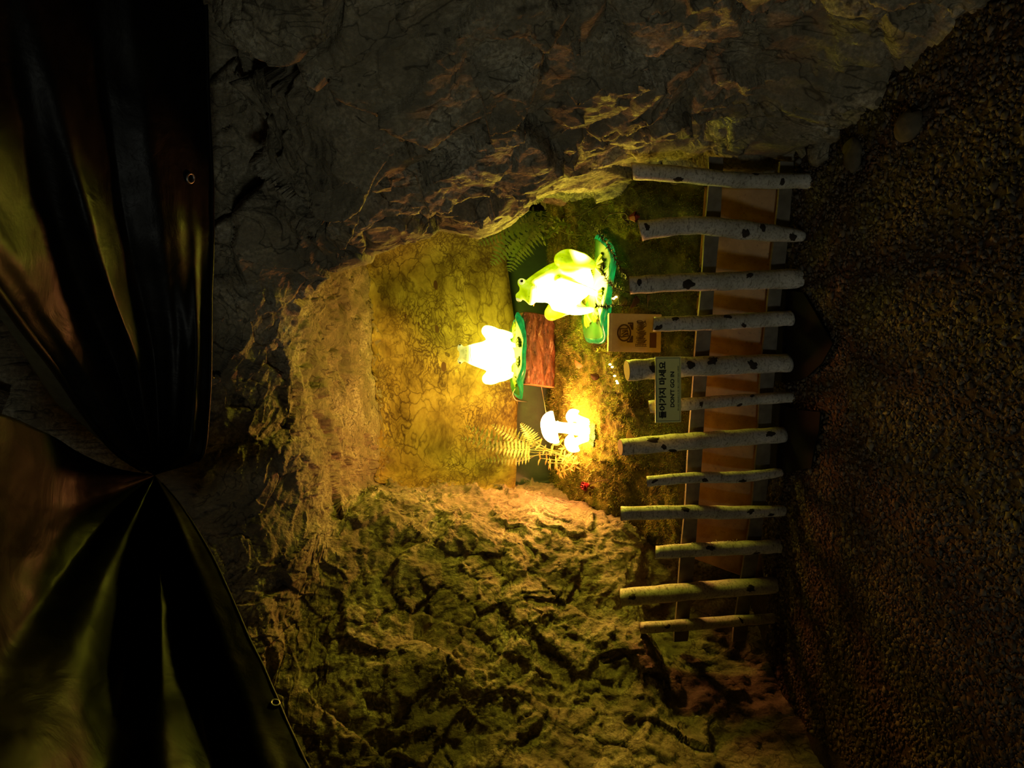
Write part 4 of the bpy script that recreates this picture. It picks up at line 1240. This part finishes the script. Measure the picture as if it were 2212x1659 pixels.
def leafy(name, label, cat, base, stems, leaf_me, mat_stem, whorl, n_leaf, sizes, group=None):
    root = thing(name, label, cat, V3(base)); B = Vector(base)
    for (e0, bend) in stems:
        E_ = Vector(e0) - B; sp = spline([Vector((0, 0, 0)), E_ * .5 + Vector(bend), E_], 16)
        st = py_mesh('stem', *tube(sp, [.0022 * (1 - .6 * i / 15) for i in range(16)], 6), mat_stem, root)
        for k in range(n_leaf):
            f = .30 + .70 * k / max(1, n_leaf - 1); i = min(int(f * 15), 14); c = sp[i].lerp(sp[i + 1], f * 15 - i)
            tg = (sp[i + 1] - sp[i]).normalized()
            for q_ in range(whorl):
                a = 2 * math.pi * q_ / whorl + k * 1.1 + random.uniform(-.3, .3)
                u = tg.orthogonal().normalized(); v = tg.cross(u)
                d = (u * math.cos(a) + v * math.sin(a) + tg * .55).normalized()
                lf = bpy.data.objects.new('leaf', leaf_me); COL.objects.link(lf); lf.parent = st
                z_ = (Vector((0, -.55, 1)) - d * d.dot(Vector((0, -.55, 1)))).normalized(); y_ = z_.cross(d)
                R_ = Matrix((d, y_, z_)).transposed().to_4x4(); s_ = random.uniform(*sizes)
                lf.matrix_local = Matrix.Translation(c) @ R_ @ Matrix.Scale(s_, 4)
    return root
pale = leaf_mesh('pale_leaf', .034, .0052, .45, .2, M['leaf_pale']); 
b_ = SURF(1252, 1000, -.004)
leafy('leafy_plant', 'pale yellow plant with whorls of narrow leaves beside the mushroom lamp', 'plant', b_,
      [(W(1150, 952, 3.58), (0, .01, .01)), (W(1178, 972, 3.50), (0, 0, 0)), (W(1205, 952, 3.56), (.01, .02, .01)), (W(1190, 1000, 3.43), (0, -.02, 0)), (W(1168, 990, 3.52), (0, 0, .01)), (W(1220, 990, 3.44), (0, 0, .01)), (W(1210, 1020, 3.41), (0, -.02, 0))],
      pale, M['leaf_pale'], 5, 4, (.75, 1.15))
grn = leaf_mesh('green_leaf', .036, .011, .35, .2, M['leaf_green'])
b_ = SURF(1212, 474, -.004)
leafy('leafy_vine', 'small trailing vine with soft green leaves under the hanging fern', 'plant', b_,
      [(W(1150, 470, 3.40), (0, -.02, .01)), (W(1175, 520, 3.34), (0, -.03, .01)), (W(1195, 500, 3.34), (0, -.03, 0)), (W(1150, 495, 3.36), (0, -.03, .01)), (W(1130, 452, 3.46), (0, -.02, .02)), (W(1235, 505, 3.3), (0, -.03, .01))],
      grn, M['leaf_green'], 2, 5, (.55, 1.0))

def sprig(label, path, needle, dens, mat=M['needle'], name='conifer_sprig', thick=.0018):
    B = SURF(*path[0][:2], -.003)
    ps = [B] + [SURF(p[0], p[1], .018) if p[2] is None else W(p[0], p[1], B.y + p[2]) for p in path[1:]]; sp = spline([p - B for p in ps], 30)
    root = thing(name, label, 'sprig', V3(B), 0, 'conifer sprigs in the moss')
    py_mesh('stem', *tube(sp, [thick * (1 - .5 * i / 29) for i in range(30)], 6), M['twig'], root)
    mb = MB()
    for k in range(dens):
        f = random.uniform(.12, 1) * 28.99; i = int(f); c = sp[i].lerp(sp[i + 1], f - i); tg = (sp[i + 1] - sp[i]).normalized()
        u = tg.orthogonal().normalized(); v = tg.cross(u); a = random.uniform(0, 6.283)
        d = ((u * math.cos(a) + v * math.sin(a)) + tg * random.uniform(.3, .9)).normalized(); l_ = needle * random.uniform(.6, 1.1)
        wv_ = d.orthogonal().normalized() * .0014; w2 = d.cross(wv_)
        e_ = c + d * l_ + Vector((0, 0, -.15 * l_))
        mb.add([c + wv_, c - wv_ * .5 + w2 * .8, c - wv_ * .5 - w2 * .8, e_], [(0, 1, 3), (1, 2, 3), (2, 0, 3)])
    n_ = mb.build('needles', mat, root, False); n_['kind'] = 'stuff'
    return root
sprig('dark conifer sprig with dense needles hanging below the withered rose', [(1258, 474, 0), (1292, 503, -.19), (1320, 542, -.31), (1342, 582, -.345), (1366, 596, None)], .032, 420)
sprig('thin dark conifer sprig lying across the edge of the large frog leaf', [(1364, 634, 0), (1328, 622, -.075), (1308, 600, -.08), (1298, 574, -.07)], .028, 210)
sprig('small dark conifer tuft touching the front of the large frog leaf', [(1362, 660, 0), (1324, 660, -.085), (1303, 662, -.10), (1288, 660, -.10)], .026, 170)
sprig('bright yellow conifer tuft beside the cardboard box', [(1325, 768, 0), (1305, 762, -.01), (1292, 756, -.01)], .022, 150, plain('yellow_needle', (.34, .30, .05), .6))
sprig('mossy green conifer tuft behind the thick sawn birch post', [(1345, 850, 0), (1325, 850, -.01), (1302, 846, -.01)], .024, 200, plain('green_needle', (.20, .19, .04), .6))
sprig('short conifer tuft next to the fairy bulbs', [(1345, 764, 0), (1332, 772, -.01), (1322, 780, -.01)], .018, 90, plain('golden_needle', (.33, .25, .04), .6))

# dry leaves
dl_ = [((1352, 660, 2.86), .055, .020, 20, 'dry_leaf', 'amber dry leaf glowing by a fairy bulb next to the cardboard box'),
       ((1338, 614, 2.87), .045, .018, 330, 'dry_leaf', 'upright amber dry leaf between the large frog and the cardboard box'),
       ((1402, 636, 2.78), .055, .018, 200, 'dry_leaf', 'pale curled dry leaf hanging over the moss above the cardboard box'),
       ((1375, 640, 2.80), .050, .017, 170, 'dry_leaf_dark', 'dark brown dry leaf tucked behind the birch post by the box'),
       ((1355, 975, 2.98), .055, .022, 300, 'dry_leaf_dark', 'dark dry leaf caught in moss between two birch posts'),
       ((1365, 955, 2.96), .050, .018, 20, 'dry_leaf', 'curled tan dry leaf in the moss behind the sawn birch post'),
       ((1300, 815, 3.02), .045, .018, 75, 'dry_leaf_dark', 'small brown dry leaf above the fairy bulbs'),
       ((1345, 468, 2.85), .060, .022, 250, 'dry_leaf_dark', 'brown dry leaf against rock beside the withered rose'),
       ((1385, 870, 2.90), .05, .018, 330, 'dry_leaf_dark', 'brown dry leaf behind the warning sign'),
       ((1262, 792, 2.98), .05, .017, 60, 'dry_leaf', 'golden dry leaf in front of the log')]
for (p, L_, Wd, ang, mt_, lab) in dl_:
    me = leaf_mesh('dry_leaf', L_, Wd, random.uniform(.2, .6), random.uniform(.3, .8), M[mt_], 1)
    lf = link('dry_leaf', me, None); lf.location = SURF(p[0], p[1], .010)
    lf.rotation_euler = (math.radians(random.uniform(40, 80)), math.radians(-ang), math.radians(random.uniform(-25, 25)))
    md = lf.modifiers.new('thickness', 'SOLIDIFY'); md.thickness = .0008
    tag(lf, lab, 'leaf', 'dry leaves in the moss')

# roses
def rose(label, c, up, stem_pts, R_, mat, nlayers=3):
    C_ = Vector(c); root = thing('rose', label, 'flower', V3(C_))
    upv = Vector(up).normalized(); q_ = upv.to_track_quat('Z', 'Y').to_matrix()
    for L_ in range(nlayers):
        n_ = 3 + L_
        for k in range(n_):
            a0 = 2 * math.pi * (k + .35 * L_) / n_; span = 2 * math.pi / n_ * 1.35; V = []
            rb = R_ * (.16 + .17 * L_); ht = R_ * (1.9 - .22 * L_)
            for i in range(7):
                for j in range(7):
                    s_ = i / 6; t_ = j / 6; a = a0 + (s_ - .5) * span
                    rr3 = rb * (.55 + .75 * math.sin(t_ * 1.9)) + R_ * .16 * L_ * t_ ** 3
                    z = ht * t_ * (1 - .18 * (2 * s_ - 1) ** 2) - R_ * .10 * L_ * t_ ** 4
                    V.append(q_ @ Vector((rr3 * math.cos(a), rr3 * math.sin(a), z)))
            pt = py_mesh('petal', V, [tuple(f) for f in grid_faces(7, 7)], mat, root)
            md = pt.modifiers.new('thickness', 'SOLIDIFY'); md.thickness = .0008
    V, Fc = blob_mesh(Vector((0, 0, 0)), Vector((R_ * .42, 0, 0)), Vector((0, R_ * .42, 0)), Vector((0, 0, R_ * .38)), 12, 8)
    py_mesh('calyx', [q_ @ v for v in V], Fc, M['dry_leaf_dark'], root)
    sp = spline([Vector((0, 0, 0))] + [SURF(p[0], p[1], p[2]) - C_ for p in stem_pts], 20)
    py_mesh('stem', *tube(sp, .0022, 7), M['twig'], root)
    return root
cR = SURF(1276, 1043, .028)
rs = rose('dark red rose leaning against the lit rock beside the moss', cR, (-.25, -.25, .95), [(1302, 1037, .016), (1332, 1038, -.004)], .023, M['rose'])
for (x_, y_, a) in ((1268, 1056, 200), (1272, 1062, 150), (1285, 1052, 260)):
    lf = link('leaf', leaf_mesh('rose_leaf', .026, .009, .3, .3, M['dry_leaf_dark']), None, rs); lf.location = W(x_, y_, cR.y - .004) - cR
    lf.rotation_euler = (math.radians(60), math.radians(a), 0)
cR2 = SURF(1366, 468, .026)
rose('withered dark red rose hanging beside the grey rock and birch post', cR2, (.05, -.5, -.85), [(1350, 454, .03), (1322, 464, .022), (1300, 482, -.003)], .022, M['rose_dark'])

# fairy lights
fl = thing('fairy_lights', 'string of tiny warm fairy bulbs in the moss behind the thick sawn post', 'lights', V3(SURF(1330, 800)))
oF = Vector(fl.location)
bl = [(1321, 786, 2.90), (1326, 794, 2.89), (1331, 813, 2.89), (1334, 820, 2.89), (1339, 827, 2.89), (1333, 640, 2.85), (1329, 648, 2.85)]
wire = [SURF(x, y, .004) - oF for x, y, Y in ((1345, 640, 2.84), (1327, 640, 2.86), (1318, 690, 2.95), (1322, 740, 2.96), (1320, 785, 2.91), (1330, 812, 2.90), (1342, 830, 2.90), (1350, 850, 2.9))]
py_mesh('wire', *tube(spline(wire, 60), .0011, 6), M['twig'], fl)
for (x, y, Y) in bl:
    V, Fc = blob_mesh(Vector((0, 0, 0)), Vector((.0042, 0, 0)), Vector((0, .0042, 0)), Vector((0, 0, .0062)), 12, 8)
    bo = py_mesh('bulb', V, Fc, M['bulb'], fl); bo.location = SURF(x, y, .010) - oF

# cables and straw
def cable(label, pts_, r, mat, name='cable'):
    ps = [SURF(p[0], p[1], p[3]) if len(p) == 4 else W(*p) for p in pts_]; B = ps[0]
    o = py_mesh(name, *tube(spline([p - B for p in ps], 30), r, 7), mat); o.location = B
    return tag(o, label, 'cable')
cable('thin white cable curling down from the small frog lily leaf', [(1116, 836, YL), (1108, 850, YL + .01), (1112, 862, YL + .04), (1120, 866, YL + .10), (1138, 868, 4.065)], .0022, M['white_wire'])
cable('thin white cable hanging from the log to the mushroom cap', [(1168, 826, YL - .02), (1172, 850, YL - .05), (1176, 872, YM + .12), (1180, 896, YM + .01)], .0016, M['white_wire'])
cable('pale cable lying along the foot of the orange rock', [(1105, 1000, 3.99), (1140, 992, 3.96), (1165, 982, 3.90), (1210, 984, 0, .003), (1232, 990, 0, .003)], .002, M['white_wire'])
cable('bare dark twig standing beside the hanging vine', [(1345, 438, 0, .0), (1300, 446, 0, .03), (1262, 462, 0, .03), (1215, 470, 0, .004)], .0018, M['twig'], 'twig')
cable('thin dark twig leaning on the yellow rock near the vine', [(1245, 492, 0, 0.0), (1260, 466, 0, .025), (1275, 446, 0, .002)], .0013, M['twig'], 'twig')
cable('pale grass stalk standing by the large frog leaf', [(1262, 508, 0, -.003), (1230, 506, 3.19), (1205, 498, 3.20), (1190, 510, 3.18)], .0018, M['leaf_pale'], 'grass_stalk')

# rubber mats poking out under the fence, stones by the grey rock
def flat_poly(name, pl, th_, mat, label, cat):
    ps = []
    for (x, y) in pl:
        d = W(x, y, 1.0) - CAM
        p = CAM.copy()
        for _ in range(12):
            s_ = (float(floor_z(p.x, p.y)) + .012 - CAM.z) / d.z; p = CAM + d * s_
        ps.append(p)
    n_ = len(ps); V = ps + [p + Vector((0, 0, th_)) for p in ps]
    Fc = [tuple(range(n_))[::-1], tuple(range(n_, 2 * n_))] + [(k, (k + 1) % n_, n_ + (k + 1) % n_, n_ + k) for k in range(n_)]
    o = py_mesh(name, V, Fc, mat, None, False); return tag(o, label, cat)
flat_poly('rubber_mat', [(1690, 625), (1738, 632), (1762, 672), (1802, 742), (1778, 785), (1745, 815), (1700, 828), (1672, 820)], .006, M['mat'], 'black rubber mat corner poking from under the fence by the thick posts', 'mat')
flat_poly('rubber_mat', [(1672, 868), (1722, 885), (1775, 890), (1772, 930), (1762, 965), (1755, 1010), (1700, 1022), (1662, 1020)], .006, M['mat'], 'black rubber mat edge lying under the left posts of the fence', 'mat')
def stone(label, x, y, size, seed, mat, sink=.3):
    d = W(x, y, 1.0) - CAM; p = CAM + d * ((.0 - CAM.z) / d.z)
    p.z = float(floor_z(p.x, p.y))
    n1, n2 = 16, 10
    V, Fc = blob_mesh(Vector((0, 0, 0)), Vector((size[0], 0, 0)), Vector((0, size[1], 0)), Vector((0, 0, size[2])), n1, n2)
    Va = np.array([tuple(v) for v in V]); h, _ = facets(Va * 14 + seed, seed, 1.0)
    nn = Va / (np.linalg.norm(Va, axis=1, keepdims=True) + 1e-6)
    Va = Va + nn * (h * .018)[:, None]
    o = np_mesh('stone', Va, np.array(Fc), mat, None, False); o.location = (p.x, p.y, p.z + size[2] * (1 - sink) * .8)
    return tag(o, label, 'stone', 'loose stones along the grey rock wall')
stone('yellowish wedge shaped stone at the foot of the grey wall by the fence', 1775, 325, (.048, .035, .030), 4, M['rock'])
stone('flat brown stone lying against the grey wall in the gravel', 1845, 335, (.05, .04, .022), 9, M['stone'])
stone('small pale stone resting in the grey wall foot', 1905, 215, (.026, .026, .018), 15, M['stone'])
stone('rounded brown stone in the gravel corner', 1960, 270, (.04, .045, .022), 23, M['stone'])
print('meshes', sum(len(o.data.polygons) for o in bpy.data.objects if o.type == 'MESH'))
